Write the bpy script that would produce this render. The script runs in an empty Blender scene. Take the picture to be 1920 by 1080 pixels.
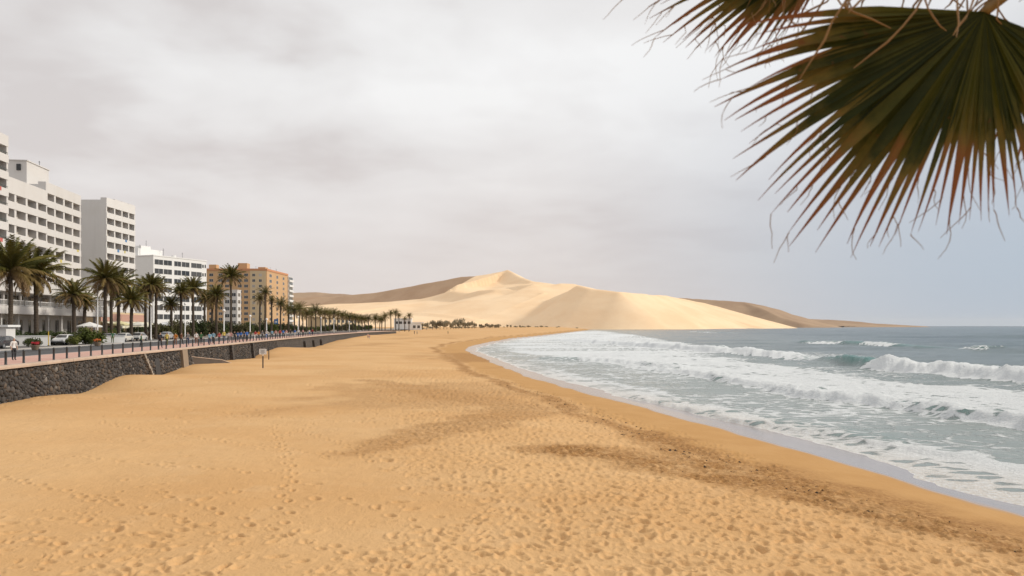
import bpy, bmesh, math, random
import numpy as np
from mathutils import Vector, Matrix, Euler
R = math.radians
rng = np.random.default_rng(7)
random.seed(7)
SC = bpy.context.scene
COL = SC.collection

# ------------------------------------------------------------------ camera
FPX, HOR, CAMZ = 1400.0, 611.0, 6.0          # photograph pixels: focal length, horizon row, eye height in metres
cam = bpy.data.cameras.new('camera'); camo = bpy.data.objects.new('camera', cam); COL.objects.link(camo)
camo.location = (0, 0, CAMZ); camo.rotation_euler = (R(90), 0, 0)
cam.sensor_width = 36; cam.lens = 36 * FPX / 1920
cam.shift_y = (HOR - 540) / 1920
cam.clip_start = 0.05; cam.clip_end = 90000
cam.dof.use_dof = True; cam.dof.focus_distance = 70; cam.dof.aperture_fstop = 2.8
SC.camera = camo

# ------------------------------------------------------------------ sky and sun
SUN_AZ, SUN_EL = 80.0, 29.0                  # degrees to the right of straight ahead, above the horizon
W = bpy.data.worlds.new('World'); SC.world = W; W.use_nodes = True
def world_nodes():
    nt = W.node_tree; nt.nodes.clear(); N = nt.nodes.new; Lk = nt.links.new
    out = N('ShaderNodeOutputWorld'); bg = N('ShaderNodeBackground')
    sky = N('ShaderNodeTexSky'); sky.sky_type = 'NISHITA'; sky.sun_disc = False
    sky.sun_elevation = R(SUN_EL); sky.sun_rotation = R(SUN_AZ)
    sky.air_density = 1.0; sky.dust_density = 2.0; sky.ozone_density = 1.0
    sc = N('ShaderNodeVectorMath'); sc.operation = 'SCALE'; sc.inputs['Scale'].default_value = 0.085
    Lk(sky.outputs[0], sc.inputs[0])
    tc = N('ShaderNodeTexCoord'); sep = N('ShaderNodeSeparateXYZ'); Lk(tc.outputs['Generated'], sep.inputs[0])
    def math_(op, a, b=None, c=None, clamp=False):
        m = N('ShaderNodeMath'); m.operation = op; m.use_clamp = clamp
        for i, v in enumerate((a, b, c)):
            if v is None: continue
            if isinstance(v, (int, float)): m.inputs[i].default_value = v
            else: Lk(v, m.inputs[i])
        return m.outputs[0]
    za = math_('ABSOLUTE', sep.outputs[2]); den = math_('ADD', za, 0.16)
    cx = math_('DIVIDE', sep.outputs[0], den); cy = math_('DIVIDE', sep.outputs[1], den)
    cb = N('ShaderNodeCombineXYZ'); Lk(cx, cb.inputs[0]); Lk(cy, cb.inputs[1])
    def noise(scale, detail, rough, off, dist=0.0):
        mp = N('ShaderNodeMapping'); mp.inputs['Location'].default_value = off
        Lk(cb.outputs[0], mp.inputs[0])
        n = N('ShaderNodeTexNoise'); n.inputs['Scale'].default_value = scale; n.inputs['Detail'].default_value = detail
        n.inputs['Roughness'].default_value = rough; n.inputs['Distortion'].default_value = dist
        Lk(mp.outputs[0], n.inputs['Vector']); return n.outputs['Fac']
    n1 = noise(0.62, 5, 0.52, (3.1, 0.4, 0)); n2 = noise(1.9, 5, 0.52, (0.3, 7.7, 0), 0.25)
    n = math_('ADD', math_('MULTIPLY', n1, 0.62), math_('MULTIPLY', n2, 0.38))
    rp = N('ShaderNodeValToRGB'); Lk(n, rp.inputs[0]); e = rp.color_ramp.elements
    e[0].position = 0.40; e[0].color = (0.715, 0.676, 0.664, 1)
    e[1].position = 0.59; e[1].color = (0.98, 0.975, 0.968, 1)
    m1 = rp.color_ramp.elements.new(0.485); m1.color = (0.868, 0.852, 0.844, 1)
    # the deck thins into blue grey low over the sea and thickens low over the land
    low = N('ShaderNodeMapRange'); low.inputs[1].default_value = 0.02; low.inputs[2].default_value = 0.34
    low.inputs[3].default_value = 1; low.inputs[4].default_value = 0; low.interpolation_type = 'SMOOTHSTEP'; Lk(za, low.inputs[0])
    warm = N('ShaderNodeMix'); warm.data_type = 'RGBA'; warm.inputs[7].default_value = (0.735, 0.665, 0.64, 1)
    Lk(math_('MULTIPLY', low.outputs[0], 0.85), warm.inputs[0]); Lk(rp.outputs[0], warm.inputs[6])
    side = N('ShaderNodeMapRange'); side.inputs[1].default_value = -0.02; side.inputs[2].default_value = 0.62
    side.interpolation_type = 'SMOOTHSTEP'; Lk(sep.outputs[0], side.inputs[0])
    low2 = N('ShaderNodeMapRange'); low2.inputs[1].default_value = 0.03; low2.inputs[2].default_value = 0.46
    low2.inputs[3].default_value = 1; low2.inputs[4].default_value = 0; low2.interpolation_type = 'SMOOTHSTEP'; Lk(za, low2.inputs[0])
    thin = math_('MULTIPLY', side.outputs[0], low2.outputs[0])
    blue = N('ShaderNodeMix'); blue.data_type = 'RGBA'; blue.inputs[7].default_value = (0.455, 0.535, 0.635, 1)
    Lk(math_('MULTIPLY', thin, 1.0), blue.inputs[0]); Lk(warm.outputs[2], blue.inputs[6])
    mx = N('ShaderNodeMix'); mx.data_type = 'RGBA'; mx.inputs[0].default_value = 0.93
    Lk(sc.outputs[0], mx.inputs[6]); Lk(blue.outputs[2], mx.inputs[7])
    Lk(mx.outputs[2], bg.inputs[0]); bg.inputs[1].default_value = 1.0
    Lk(bg.outputs[0], out.inputs[0])
world_nodes()
sun = bpy.data.lights.new('sun', 'SUN'); suno = bpy.data.objects.new('sun', sun); COL.objects.link(suno)
sun.energy = 2.75; sun.angle = R(7); sun.color = (1.0, 0.93, 0.82)
_l = Vector((math.cos(R(SUN_EL)) * math.sin(R(SUN_AZ)), math.cos(R(SUN_EL)) * math.cos(R(SUN_AZ)), math.sin(R(SUN_EL))))
suno.rotation_euler = _l.to_track_quat('Z', 'Y').to_euler(); suno.location = (60, 60, 80)
VS = SC.view_settings
SC.display_settings.display_device = 'sRGB'
VS.view_transform = 'Standard'; VS.look = 'None'; VS.exposure = 0.0; VS.gamma = 1.0; VS.use_curve_mapping = False
SC.cycles.use_denoising = True
SC.cycles.max_bounces = 6; SC.cycles.transparent_max_bounces = 8
SC.cycles.caustics_reflective = False; SC.cycles.caustics_refractive = False

# ------------------------------------------------------------------ helpers
def P(px, py, z=0.0):
    """point of the horizontal plane z that the photograph shows at (px, py)"""
    Y = (CAMZ - z) * FPX / (py - HOR); return ((px - 960) / FPX * Y, Y)
def PD(px, py, Y):
    return Vector(((px - 960) / FPX * Y, Y, CAMZ - (py - HOR) / FPX * Y))

def _hash(ix, iy, seed):
    h = (ix.astype(np.int64) * 374761393 + iy.astype(np.int64) * 668265263 + seed * 1274126177) & 0xffffffff
    h = ((h ^ (h >> 13)) * 1274126177) & 0xffffffff
    h = ((h ^ (h >> 16)) * 2246822519) & 0xffffffff
    return ((h ^ (h >> 15)) & 0xffffff) / float(0xffffff)
def vnoise(x, y, seed=0):
    x = np.asarray(x, float); y = np.asarray(y, float)
    ix = np.floor(x); iy = np.floor(y); fx = x - ix; fy = y - iy
    fx = fx * fx * fx * (fx * (fx * 6 - 15) + 10); fy = fy * fy * fy * (fy * (fy * 6 - 15) + 10)
    a = _hash(ix, iy, seed); b = _hash(ix + 1, iy, seed); c = _hash(ix, iy + 1, seed); d = _hash(ix + 1, iy + 1, seed)
    return (a * (1 - fx) + b * fx) * (1 - fy) + (c * (1 - fx) + d * fx) * fy
def fbm(x, y, seed=0, oct=4, gain=0.5):
    s = 0; a = 1; t = 0
    for i in range(oct):
        s = s + a * (vnoise(x * 2 ** i + 17.3 * i, y * 2 ** i - 9.1 * i, seed + i) * 2 - 1); t += a; a *= gain
    return s / t
def sstep(a, b, x):
    t = np.clip((np.asarray(x, float) - a) / (b - a), 0, 1); return t * t * (3 - 2 * t)

def link(o, parent=None):
    COL.objects.link(o)
    if parent is not None: o.parent = parent
    return o
def tag(o, label=None, cat=None, group=None, kind=None):
    if label: o['label'] = label
    if cat: o['category'] = cat
    if group: o['group'] = group
    if kind: o['kind'] = kind
    return o
def empty(name, loc=(0, 0, 0), rz=0.0, parent=None):
    o = bpy.data.objects.new(name, None); o.empty_display_size = 0.3
    link(o, parent); o.location = loc; o.rotation_euler = (0, 0, rz); return o
def me_from(name, verts, faces, mat=None, smooth=False):
    me = bpy.data.meshes.new(name); me.from_pydata([tuple(v) for v in verts], [], [tuple(f) for f in faces])
    if mat is not None:
        for m in (mat if isinstance(mat, (list, tuple)) else [mat]): me.materials.append(m)
    if smooth: me.polygons.foreach_set('use_smooth', [True] * len(me.polygons))
    me.update(); return me
def ob(name, me, parent=None, loc=None, rot=None, scale=None):
    o = bpy.data.objects.new(name, me); link(o, parent)
    if loc is not None: o.location = loc
    if rot is not None: o.rotation_euler = rot
    if scale is not None: o.scale = scale
    return o
def grid_mesh(name, X, Y, Z, mat, smooth=True, attrs=None):
    nr, nc = X.shape
    me = bpy.data.meshes.new(name); n = nr * nc
    me.vertices.add(n); co = np.empty((n, 3), np.float32); co[:, 0] = X.ravel(); co[:, 1] = Y.ravel(); co[:, 2] = Z.ravel()
    me.vertices.foreach_set('co', co.ravel())
    i = np.arange(n).reshape(nr, nc)
    q = np.stack([i[:-1, :-1], i[:-1, 1:], i[1:, 1:], i[1:, :-1]], -1).reshape(-1, 4)
    me.loops.add(q.size); me.loops.foreach_set('vertex_index', q.ravel().astype(np.int32))
    me.polygons.add(len(q)); me.polygons.foreach_set('loop_start', np.arange(0, q.size, 4, dtype=np.int32))
    me.polygons.foreach_set('use_smooth', np.full(len(q), smooth, bool))
    if mat: me.materials.append(mat)
    for k, v in (attrs or {}).items():
        a = me.attributes.new(k, 'FLOAT', 'POINT'); a.data.foreach_set('value', v.ravel().astype(np.float32))
    me.update(calc_edges=True); return me

class MB:
    """collects vertices and faces of one mesh"""
    def __init__(s): s.v = []; s.f = []; s.m = []
    def add(s, vs, fs, mi=0):
        b = len(s.v); s.v += [tuple(v) for v in vs]; s.f += [tuple(b + i for i in f) for f in fs]; s.m += [mi] * len(fs)
    def box(s, x0, x1, y0, y1, z0, z1, mi=0, M=None):
        vs = [Vector((x, y, z)) for z in (z0, z1) for y in (y0, y1) for x in (x0, x1)]
        if M is not None: vs = [M @ v for v in vs]
        s.add(vs, [(0, 2, 3, 1), (4, 5, 7, 6), (0, 1, 5, 4), (2, 6, 7, 3), (0, 4, 6, 2), (1, 3, 7, 5)], mi)
    def tube(s, pts, radii, n=8, mi=0, cap=True):
        pts = [Vector(p) for p in pts]; rings = []
        for k, p in enumerate(pts):
            t = (pts[min(k + 1, len(pts) - 1)] - pts[max(k - 1, 0)]).normalized()
            a = Vector((0, 0, 1)) if abs(t.z) < 0.9 else Vector((1, 0, 0))
            u = t.cross(a).normalized(); w = t.cross(u)
            r = radii[k] if isinstance(radii, (list, tuple)) else radii
            rings.append([p + (u * math.cos(2 * math.pi * i / n) + w * math.sin(2 * math.pi * i / n)) * r for i in range(n)])
        vs = [v for rg in rings for v in rg]; fs = []
        for k in range(len(pts) - 1):
            for i in range(n): fs.append((k * n + i, k * n + (i + 1) % n, (k + 1) * n + (i + 1) % n, (k + 1) * n + i))
        if cap: fs.append(tuple(range(n - 1, -1, -1))); fs.append(tuple((len(pts) - 1) * n + i for i in range(n)))
        s.add(vs, fs, mi)
    def prism(s, poly, z0, z1, mi=0):
        n = len(poly); vs = [(x, y, z0) for x, y in poly] + [(x, y, z1) for x, y in poly]
        fs = [tuple(range(n - 1, -1, -1)), tuple(range(n, 2 * n))] + [(i, (i + 1) % n, n + (i + 1) % n, n + i) for i in range(n)]
        s.add(vs, fs, mi)
    def mesh(s, name, mat, smooth=False):
        me = me_from(name, s.v, s.f, mat, smooth)
        if any(s.m): me.polygons.foreach_set('material_index', s.m)
        return me
    def build(s, name, mat, parent=None, smooth=False, loc=None, rot=None):
        return ob(name, s.mesh(name, mat, smooth), parent, loc, rot)

# ------------------------------------------------------------------ materials
class NT:
    def __init__(s, name):
        s.m = bpy.data.materials.new(name); s.m.use_nodes = True; s.t = s.m.node_tree; s.b = s.t.nodes['Principled BSDF']
    def n(s, t, **kw):
        x = s.t.nodes.new(t)
        for k, v in kw.items(): setattr(x, k, v)
        return x
    def l(s, a, b): s.t.links.new(a, b)
    def val(s, inp, v):
        if isinstance(v, (int, float)): inp.default_value = v
        elif isinstance(v, (tuple, list)): inp.default_value = tuple(v) if len(v) != 3 or inp.type == 'VECTOR' else (*v, 1)
        else: s.l(v, inp)
    def math(s, op, a, b=0.0, clamp=False):
        x = s.n('ShaderNodeMath', operation=op, use_clamp=clamp); s.val(x.inputs[0], a); s.val(x.inputs[1], b); return x.outputs[0]
    def ramp01(s, v, a, b, lo=0.0, hi=1.0, smooth=True):
        x = s.n('ShaderNodeMapRange'); x.interpolation_type = 'SMOOTHSTEP' if smooth else 'LINEAR'
        s.val(x.inputs[0], v)
        for i, q in enumerate((a, b, lo, hi)): s.val(x.inputs[i + 1], q)
        return x.outputs[0]
    def mix(s, f, a, b, blend='MIX'):
        x = s.n('ShaderNodeMix', data_type='RGBA', blend_type=blend); s.val(x.inputs[0], f); s.val(x.inputs[6], a); s.val(x.inputs[7], b); return x.outputs[2]
    def coords(s, scale=(1, 1, 1), kind='Object', rot=(0, 0, 0), loc=(0, 0, 0)):
        tc = s.n('ShaderNodeTexCoord'); mp = s.n('ShaderNodeMapping'); mp.inputs['Scale'].default_value = scale
        mp.inputs['Rotation'].default_value = rot; mp.inputs['Location'].default_value = loc
        s.l(tc.outputs[kind], mp.inputs[0]); return mp.outputs[0]
    def world(s, scale=(1, 1, 1)):
        g = s.n('ShaderNodeNewGeometry'); mp = s.n('ShaderNodeMapping'); mp.inputs['Scale'].default_value = scale
        s.l(g.outputs['Position'], mp.inputs[0]); return mp.outputs[0]
    def noise(s, vec, scale, detail=4, rough=0.5, dist=0.0):
        x = s.n('ShaderNodeTexNoise'); s.val(x.inputs['Scale'], scale); s.val(x.inputs['Detail'], detail)
        s.val(x.inputs['Roughness'], rough); s.val(x.inputs['Distortion'], dist)
        if vec is not None: s.l(vec, x.inputs['Vector'])
        return x.outputs['Fac']
    def voro(s, vec, scale, feature='F1', out='Distance'):
        x = s.n('ShaderNodeTexVoronoi', feature=feature); s.val(x.inputs['Scale'], scale); s.l(vec, x.inputs['Vector']); return x.outputs[out]
    def attr(s, name):
        x = s.n('ShaderNodeAttribute', attribute_name=name); return x.outputs['Fac']
    def bump(s, h, strength=0.5, dist=0.05):
        x = s.n('ShaderNodeBump'); s.val(x.inputs['Strength'], strength); s.val(x.inputs['Distance'], dist); s.l(h, x.inputs['Height'])
        s.l(x.outputs[0], s.b.inputs['Normal'])
    def out(s, color=None, rough=None, **kw):
        if color is not None: s.val(s.b.inputs['Base Color'], color)
        if rough is not None: s.val(s.b.inputs['Roughness'], rough)
        for k, v in kw.items(): s.val(s.b.inputs[k.replace('_', ' ')], v)
        return s.m
def plain(name, c, rough=0.7, var=0.12, scale=3.0, bump=0.0, metal=0.0, spec=None):
    """a colour with soft blotches, slight relief and per-object variation"""
    t = NT(name); v = t.coords()
    n = t.noise(v, scale, 5, 0.6)
    oi = t.n('ShaderNodeObjectInfo'); r = t.math('MULTIPLY', t.math('SUBTRACT', oi.outputs['Random'], 0.5), var)
    f = t.math('ADD', t.math('MULTIPLY', t.math('SUBTRACT', n, 0.5), var * 2.2), t.math('ADD', r, 1.0))
    hs = t.n('ShaderNodeHueSaturation'); hs.inputs['Color'].default_value = (*c, 1); t.l(f, hs.inputs['Value'])
    t.out(hs.outputs[0], rough, Metallic=metal)
    if spec is not None: t.val(t.b.inputs['Specular IOR Level'], spec)
    if bump: t.bump(t.noise(v, scale * 8, 4, 0.6), bump, 0.02)
    return t.m
# ================================================================== the setting: beach, sea, dunes, promenade, road
def curve(pts):
    a = np.array(pts, float); ys = np.linspace(a[0, 0], a[-1, 0], 4000); v = np.interp(ys, a[:, 0], a[:, 1])
    def f(y, ys=ys, v=v): return np.interp(y, ys, v)
    return f
def smooth_curve(pts, win):
    a = np.array(pts, float); ys = np.arange(a[0, 0], a[-1, 0], 0.5); v = np.interp(ys, a[:, 0], a[:, 1])
    k = int(win / 0.5) | 1; vp = np.pad(v, k // 2, mode='edge'); v = np.convolve(vp, np.ones(k) / k, 'valid')
    return lambda y: np.interp(y, ys, v)
PZ = 3.4                                                            # height of the promenade
XW = smooth_curve([(-80, -22), (0, -27.5), (47.9, -32.8), (66, -36.2), (93, -39.6), (114, -42.2), (146, -46.3), (227, -55.5), (300, -61.5), (364, -63), (400, -61), (460, -60)], 14)
ZW = smooth_curve([(-80, 1.2), (30, 1.1), (48, 1.0), (53, 1.05), (57, .75), (61, .38), (65, .75), (70, 1.35), (75, 1.1), (79.5, .6), (84, .8), (88, 1.05), (96, 1.2), (110, .95),
                   (124, .6), (135, 1.2), (146, 1.75), (165, 1.2), (185, .5), (205, .55), (222, .7), (240, 1.2), (316, 1.95), (364, 1.8), (460, 2.4)], 3)
_wet = [(1920, 962), (1800, 930), (1707, 905), (1580, 863), (1440, 829), (1338, 798), (1262, 779), (1183, 759), (1093, 735), (981, 704), (925, 679), (872, 656), (882, 650), (905, 644), (960, 634), (1000, 630.5), (1060, 623.5)]
_pts = sorted([(P(x, y, .3)[1], P(x, y, .3)[0]) for x, y in _wet])
XS = smooth_curve([(-90, 40), (-30, 27), (0, 21.5), (12, 18.4)] + _pts + [(1000, 100), (1400, 150), (2000, 330), (2800, 830), (3600, 1450), (4300, 2300), (4600, 2500), (5200, 1500), (9000, 1000)], 6)

def beach_height(X, Y):
    sx = XS(Y); c = 1 / np.sqrt(1 + ((XS(Y + 3) - XS(Y - 3)) / 6) ** 2); d = (sx - X) * c
    d = d + 0.5 * fbm(X / 5, Y / 9, 3, 3) * sstep(-12, -2, d)
    z = np.interp(d, [-400, -60, -14, 0, 4, 10, 18, 35, 60], [-7, -2.4, -1.15, .3, .52, .8, 1.0, 1.08, 1.1])
    z = z + np.interp(Y, [200, 420, 700, 1500, 4000], [0, 1.0, 2.2, 3.4, 4]) * sstep(0, 70, d)
    dw = X - XW(Y); w = np.exp(-(np.maximum(dw, 0) / 5.5) ** 2) * sstep(430, 400, Y)
    z = z * (1 - w) + ZW(Y) * w
    land = sstep(1, 9, d)
    z = z + land * (.16 * fbm(X / 9, Y / 13, 11, 3) + .05 * fbm(X / 2.6, Y / 2.2, 21, 3) * sstep(300, 60, Y))
    return z, d

def sand_material():
    t = NT('beach sand'); g = t.world()
    big = t.noise(t.world((.06, .1, .1)), 1.0, 5, .55); mid = t.noise(g, .55, 6, .6); fine = t.noise(g, 24, 3, .7); grit = t.noise(g, 7.5, 6, .75)
    dry = t.mix(t.ramp01(big, .34, .66), (.590, .345, .150), (.650, .410, .198))
    dry = t.mix(t.math('MULTIPLY', t.ramp01(mid, .5, .72), .35), dry, (.66, .435, .23))
    damp = t.mix(t.ramp01(mid, .3, .7), (.465, .255, .092), (.51, .29, .112))
    col = t.mix(t.attr('damp'), dry, damp)
    # trampled, coarser and darker sand with bits of weed
    sp = t.ramp01(grit, .42, .66); rough_c = t.mix(sp, (.275, .135, .045), (.46, .255, .098))
    col = t.mix(t.math('MULTIPLY', t.attr('tide'), t.ramp01(t.noise(g, 2.4, 6, .7), .22, .52)), col, rough_c)
    fleck = t.math('MULTIPLY', t.ramp01(t.noise(t.world((1, .6, 1)), 5.5, 5, .8), .60, .66), t.attr('tide'))
    col = t.mix(t.math('MULTIPLY', fleck, .55), col, (.14, .065, .025))
    col = t.mix(t.ramp01(fine, .3, .75, 0.0, .16), col, (.36, .2, .08))
    wet = t.attr('wet'); col = t.mix(wet, col, (.30, .262, .25))
    rg = t.ramp01(wet, .15, .75, .92, .20)
    t.out(col, rg); t.val(t.b.inputs['Specular IOR Level'], t.ramp01(wet, .2, .8, .12, 1.0)); t.val(t.b.inputs['IOR'], 1.5)
    h = t.math('ADD', t.math('MULTIPLY', t.noise(g, 13, 5, .7), .6), t.math('MULTIPLY', t.noise(t.world((1, .45, 1)), 3.2, 4, .6), 1.0))
    bs = t.math('MULTIPLY', t.ramp01(wet, .05, .5, 1, 0.0), t.ramp01(t.attr('damp'), 0, 1, .55, .22))
    t.bump(h, bs, .10)
    return t.m
M_SAND = sand_material()

def poly_dist(X, Y, pts):
    """distance to a polyline, side (+ = right of its direction) and position along it"""
    best = np.full(X.shape, 1e9); side = np.zeros(X.shape); par = np.zeros(X.shape); acc = 0.0
    for (x0, y0), (x1, y1) in zip(pts, pts[1:]):
        dx, dy = x1 - x0, y1 - y0; L = math.hypot(dx, dy)
        u = np.clip(((X - x0) * dx + (Y - y0) * dy) / (L * L), 0, 1); ex = X - (x0 + u * dx); ey = Y - (y0 + u * dy)
        d = np.hypot(ex, ey); m = d < best; best[m] = d[m]
        cr = (dx * (Y - y0) - dy * (X - x0)) / L; side[m] = np.where(cr[m] < 0, 1, -1); par[m] = acc + u[m] * L; acc += L
    return best, side, par, acc
def tide_masks(X, Y, d):
    """coarse weed-strewn sand along the last high tide"""
    off = 4.2 * fbm(Y / 9, X / 30, 41, 3) + 1.0 * fbm(X / 1.5, Y / 2.5, 43, 3)
    line = np.interp(Y, [10, 18, 23, 27, 36, 54, 67, 80, 110, 160, 240], [3.0, 3.4, 3.7, 5.2, 5.2, 5.0, 5.4, 5, 5, 6, 8])
    e = d - line - off * .35
    band = sstep(-.4, .3, e) * sstep(2.2, .9, e) * .9
    jit = 1.1 * fbm(X / 1.8, Y / 1.8, 44, 3)
    def strip_mask(pts, hw):
        dd, _, u, L = poly_dist(X, Y, pts); return sstep(.9, -.7, dd + jit - np.interp(u / L, np.linspace(0, 1, len(hw)), hw))
    band = np.maximum.reduce([band, strip_mask([(1.6, 30.8), (5, 29.6), (8.4, 27.2), (11.0, 22.6), (13.2, 18), (15, 13)], [1.0, 2.6, 2.6, 2.0, 1.9, 1.8]), strip_mask([(8.2, 28), (7.5, 33.5), (6.6, 38)], [1.6, 1.3, .7])])
    band = band * (.7 + .3 * sstep(-.35, .15, fbm(X / 1.1, Y / 1.6, 46, 3)))
    sway = [P(x_, y_, 1.0) for x_, y_ in ((680, 852), (790, 816), (900, 790), (985, 766), (955, 749), (860, 740), (760, 722), (700, 712))]
    band = np.maximum(band, .55 * strip_mask(sway, [.8, 1.6, 1.8, 1.9, 2.4, 2.6, 2.4, 1.2]))
    # one lobe of it reaches up the beach
    lx, ly = P(1140, 852, .85); r = np.hypot((X - lx + .25 * (Y - ly)) / 5.6, (Y - ly) / 3.6) + .35 * fbm(X / 2, Y / 2, 47, 3)
    lobe = .0 * r
    lx2, ly2 = P(830, 735, 1.0); r2 = np.hypot((X - lx2) / 11, (Y - ly2) / 15) + .5 * fbm(X / 3, Y / 4, 48, 3)
    mid = .42 * sstep(1.1, .6, r2)
    lx3, ly3 = P(905, 660, 1.0); r3 = np.hypot((X - lx3) / 9, (Y - ly3) / 45) + .6 * fbm(X / 5, Y / 14, 49, 3)
    mid = np.maximum(mid, .7 * sstep(1.0, .6, r3))
    far = .35 * sstep(.12, .4, fbm(X / 14, Y / 34, 51, 3)) * sstep(60, 110, Y) * sstep(420, 300, Y)
    return np.clip(np.maximum.reduce([band, lobe * .95, mid, far]), 0, 1), sstep(-.2, 1.2, -(d - line - off * .35))

def stamp(X, Y, fx, fy, ang, ln, wd, dep):
    """one footprint in loose sand: a soft hollow with a low rim"""
    m = (np.abs(X - fx) < ln * 1.3) & (np.abs(Y - fy) < ln * 1.3)
    if not m.any(): return None
    dx = X[m] - fx; dy = Y[m] - fy; c, s = math.cos(ang), math.sin(ang)
    u = (dx * c + dy * s) / ln; v = (-dx * s + dy * c) / wd; r2 = u * u + v * v
    return m, -dep * np.exp(-(r2 * 2.6) ** 1.5) + dep * .42 * np.exp(-((np.sqrt(r2) - 1.0) / .28) ** 2)

def footprints(X, Y, d, px, py):
    H = np.zeros_like(X); near = (Y > 11) & (Y < 95) & (d > 2) & (px > -60) & (px < 1990)
    edge = np.interp(py, [690, 760, 830, 900, 960, 1010, 1080], [720, 760, 690, 800, 860, 780, 600])
    tr = sstep(-90, 120, px - edge + 70 * fbm(X / 3, Y / 4, 61, 2))
    left = .26 * sstep(930, 1040, py) + .03
    left = left * (0.3 + 1.5 * sstep(-.1, .5, fbm(X / 4, Y / 7, 63, 3)))
    dens = np.clip(np.maximum(tr, left), 0, 1) * sstep(3.0, 4.6, d)
    for k, (cell, ln, wd, dep) in enumerate([(.64, .23, .14, .052), (.48, .17, .11, .036), (.95, .30, .19, .046), (.34, .13, .08, .020)]):
        cx = np.floor(X / cell); cy = np.floor(Y / cell)
        for ox in (-1, 0, 1):
            for oy in (-1, 0, 1):
                ix, iy = cx + ox, cy + oy
                fx = (ix + _hash(ix, iy, 100 + k)) * cell; fy = (iy + _hash(ix, iy, 200 + k)) * cell
                on = (_hash(ix, iy, 300 + k) < dens * (.95, .9, .7, .85)[k]) & near
                if not on.any(): continue
                a = _hash(ix, iy, 400 + k)[on] * 6.283; s = .75 + .6 * _hash(ix, iy, 500 + k)[on]
                dx = X[on] - fx[on]; dy = Y[on] - fy[on]; c, sn = np.cos(a), np.sin(a)
                u = (dx * c + dy * sn) / (ln * s); v = (-dx * sn + dy * c) / (wd * s); r2 = u * u + v * v
                H[on] += dep * s * (-np.exp(-(r2 * 2.4) ** 1.4) + .40 * np.exp(-((np.sqrt(r2) - 1.05) / .3) ** 2))
    H = np.clip(H * (1 + .1 * sstep(28, 18, Y)), -.13, .08)
    trails = [[(512, 792), (530, 850), (548, 890), (530, 950), (545, 990), (520, 1012), (450, 1040), (400, 1078)], [(190, 790), (330, 815), (480, 835), (640, 860)],
              [(20, 850), (160, 862), (330, 880), (500, 892)], [(300, 930), (420, 962), (540, 1000), (640, 1030)], [(150, 935), (260, 955), (380, 985), (470, 1010)],
              [(560, 800), (640, 830), (700, 870)], [(540, 1000), (620, 1015), (720, 1060)], [(640, 935), (740, 960), (840, 1000)], [(60, 1000), (160, 1040), (260, 1075)],
              [(420, 770), (560, 782), (720, 790)], [(0, 900), (120, 925), (240, 940)]]
    rr = random.Random(5)
    for tr_ in trails:
        pts = [Vector((*P(x, y, 1.05), 0)) for x, y in tr_]; side = 1
        for a, b in zip(pts, pts[1:]):
            L = (b - a).length; n = max(1, int(L / .62)); t = (b - a).normalized(); nrm = Vector((-t.y, t.x, 0))
            for i in range(n):
                p = a + t * (L * (i + rr.uniform(-.12, .12)) / n) + nrm * side * rr.uniform(.05, .16); side = -side
                r = stamp(X, Y, p.x, p.y, math.atan2(t.y, t.x) + rr.uniform(-.25, .25), rr.uniform(.19, .26), rr.uniform(.11, .15), rr.uniform(.045, .075))
                if r: H[r[0]] += r[1]
    return H

def build_beach():
    px = np.concatenate([np.linspace(-11000, -60, 26)[:-1], np.arange(-60, 1990, 2.0), np.linspace(1990, 13000, 26)])
    q = (px - 960) / FPX
    py = np.concatenate([np.arange(1110, 700, -1.15), np.arange(700, 626, -.8), np.arange(626, 613.4, -.55)])
    Yr = np.concatenate([[-90, -55, -30, -14, -5, 2, 8, 11.5], 5.0 * FPX / (py - HOR), [3300, 3900, 4600, 5400, 7000, 9000]])
    Q, Y = np.meshgrid(q, Yr); X = Q * np.maximum(Y, 12)
    Z, d = beach_height(X, Y)
    tide, damp = tide_masks(X, Y, d)
    PX = 960 + X / np.maximum(Y, 1) * FPX; PY = HOR + (CAMZ - Z) / np.maximum(Y, 1) * FPX
    H = footprints(X, Y, d, PX, PY)
    Z = Z + H
    Z += (.022 * fbm(X / .35, Y / .35, 71, 2) * tide + .012 * fbm(X / .5, Y / .28, 72, 2) * (1 - damp)) * sstep(90, 40, Y) * sstep(1, 3, d)
    wet = sstep(.45, -.12, d + .35 * fbm(X / 1.2, Y / 3.5, 81, 3))
    me = grid_mesh('beach', X, Y, Z, M_SAND, True, {'tide': tide, 'damp': damp * .9, 'wet': wet})
    tag(ob('beach', me), 'golden sand beach with footprints and a wet shining edge', 'beach', kind='structure')
build_beach()

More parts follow.
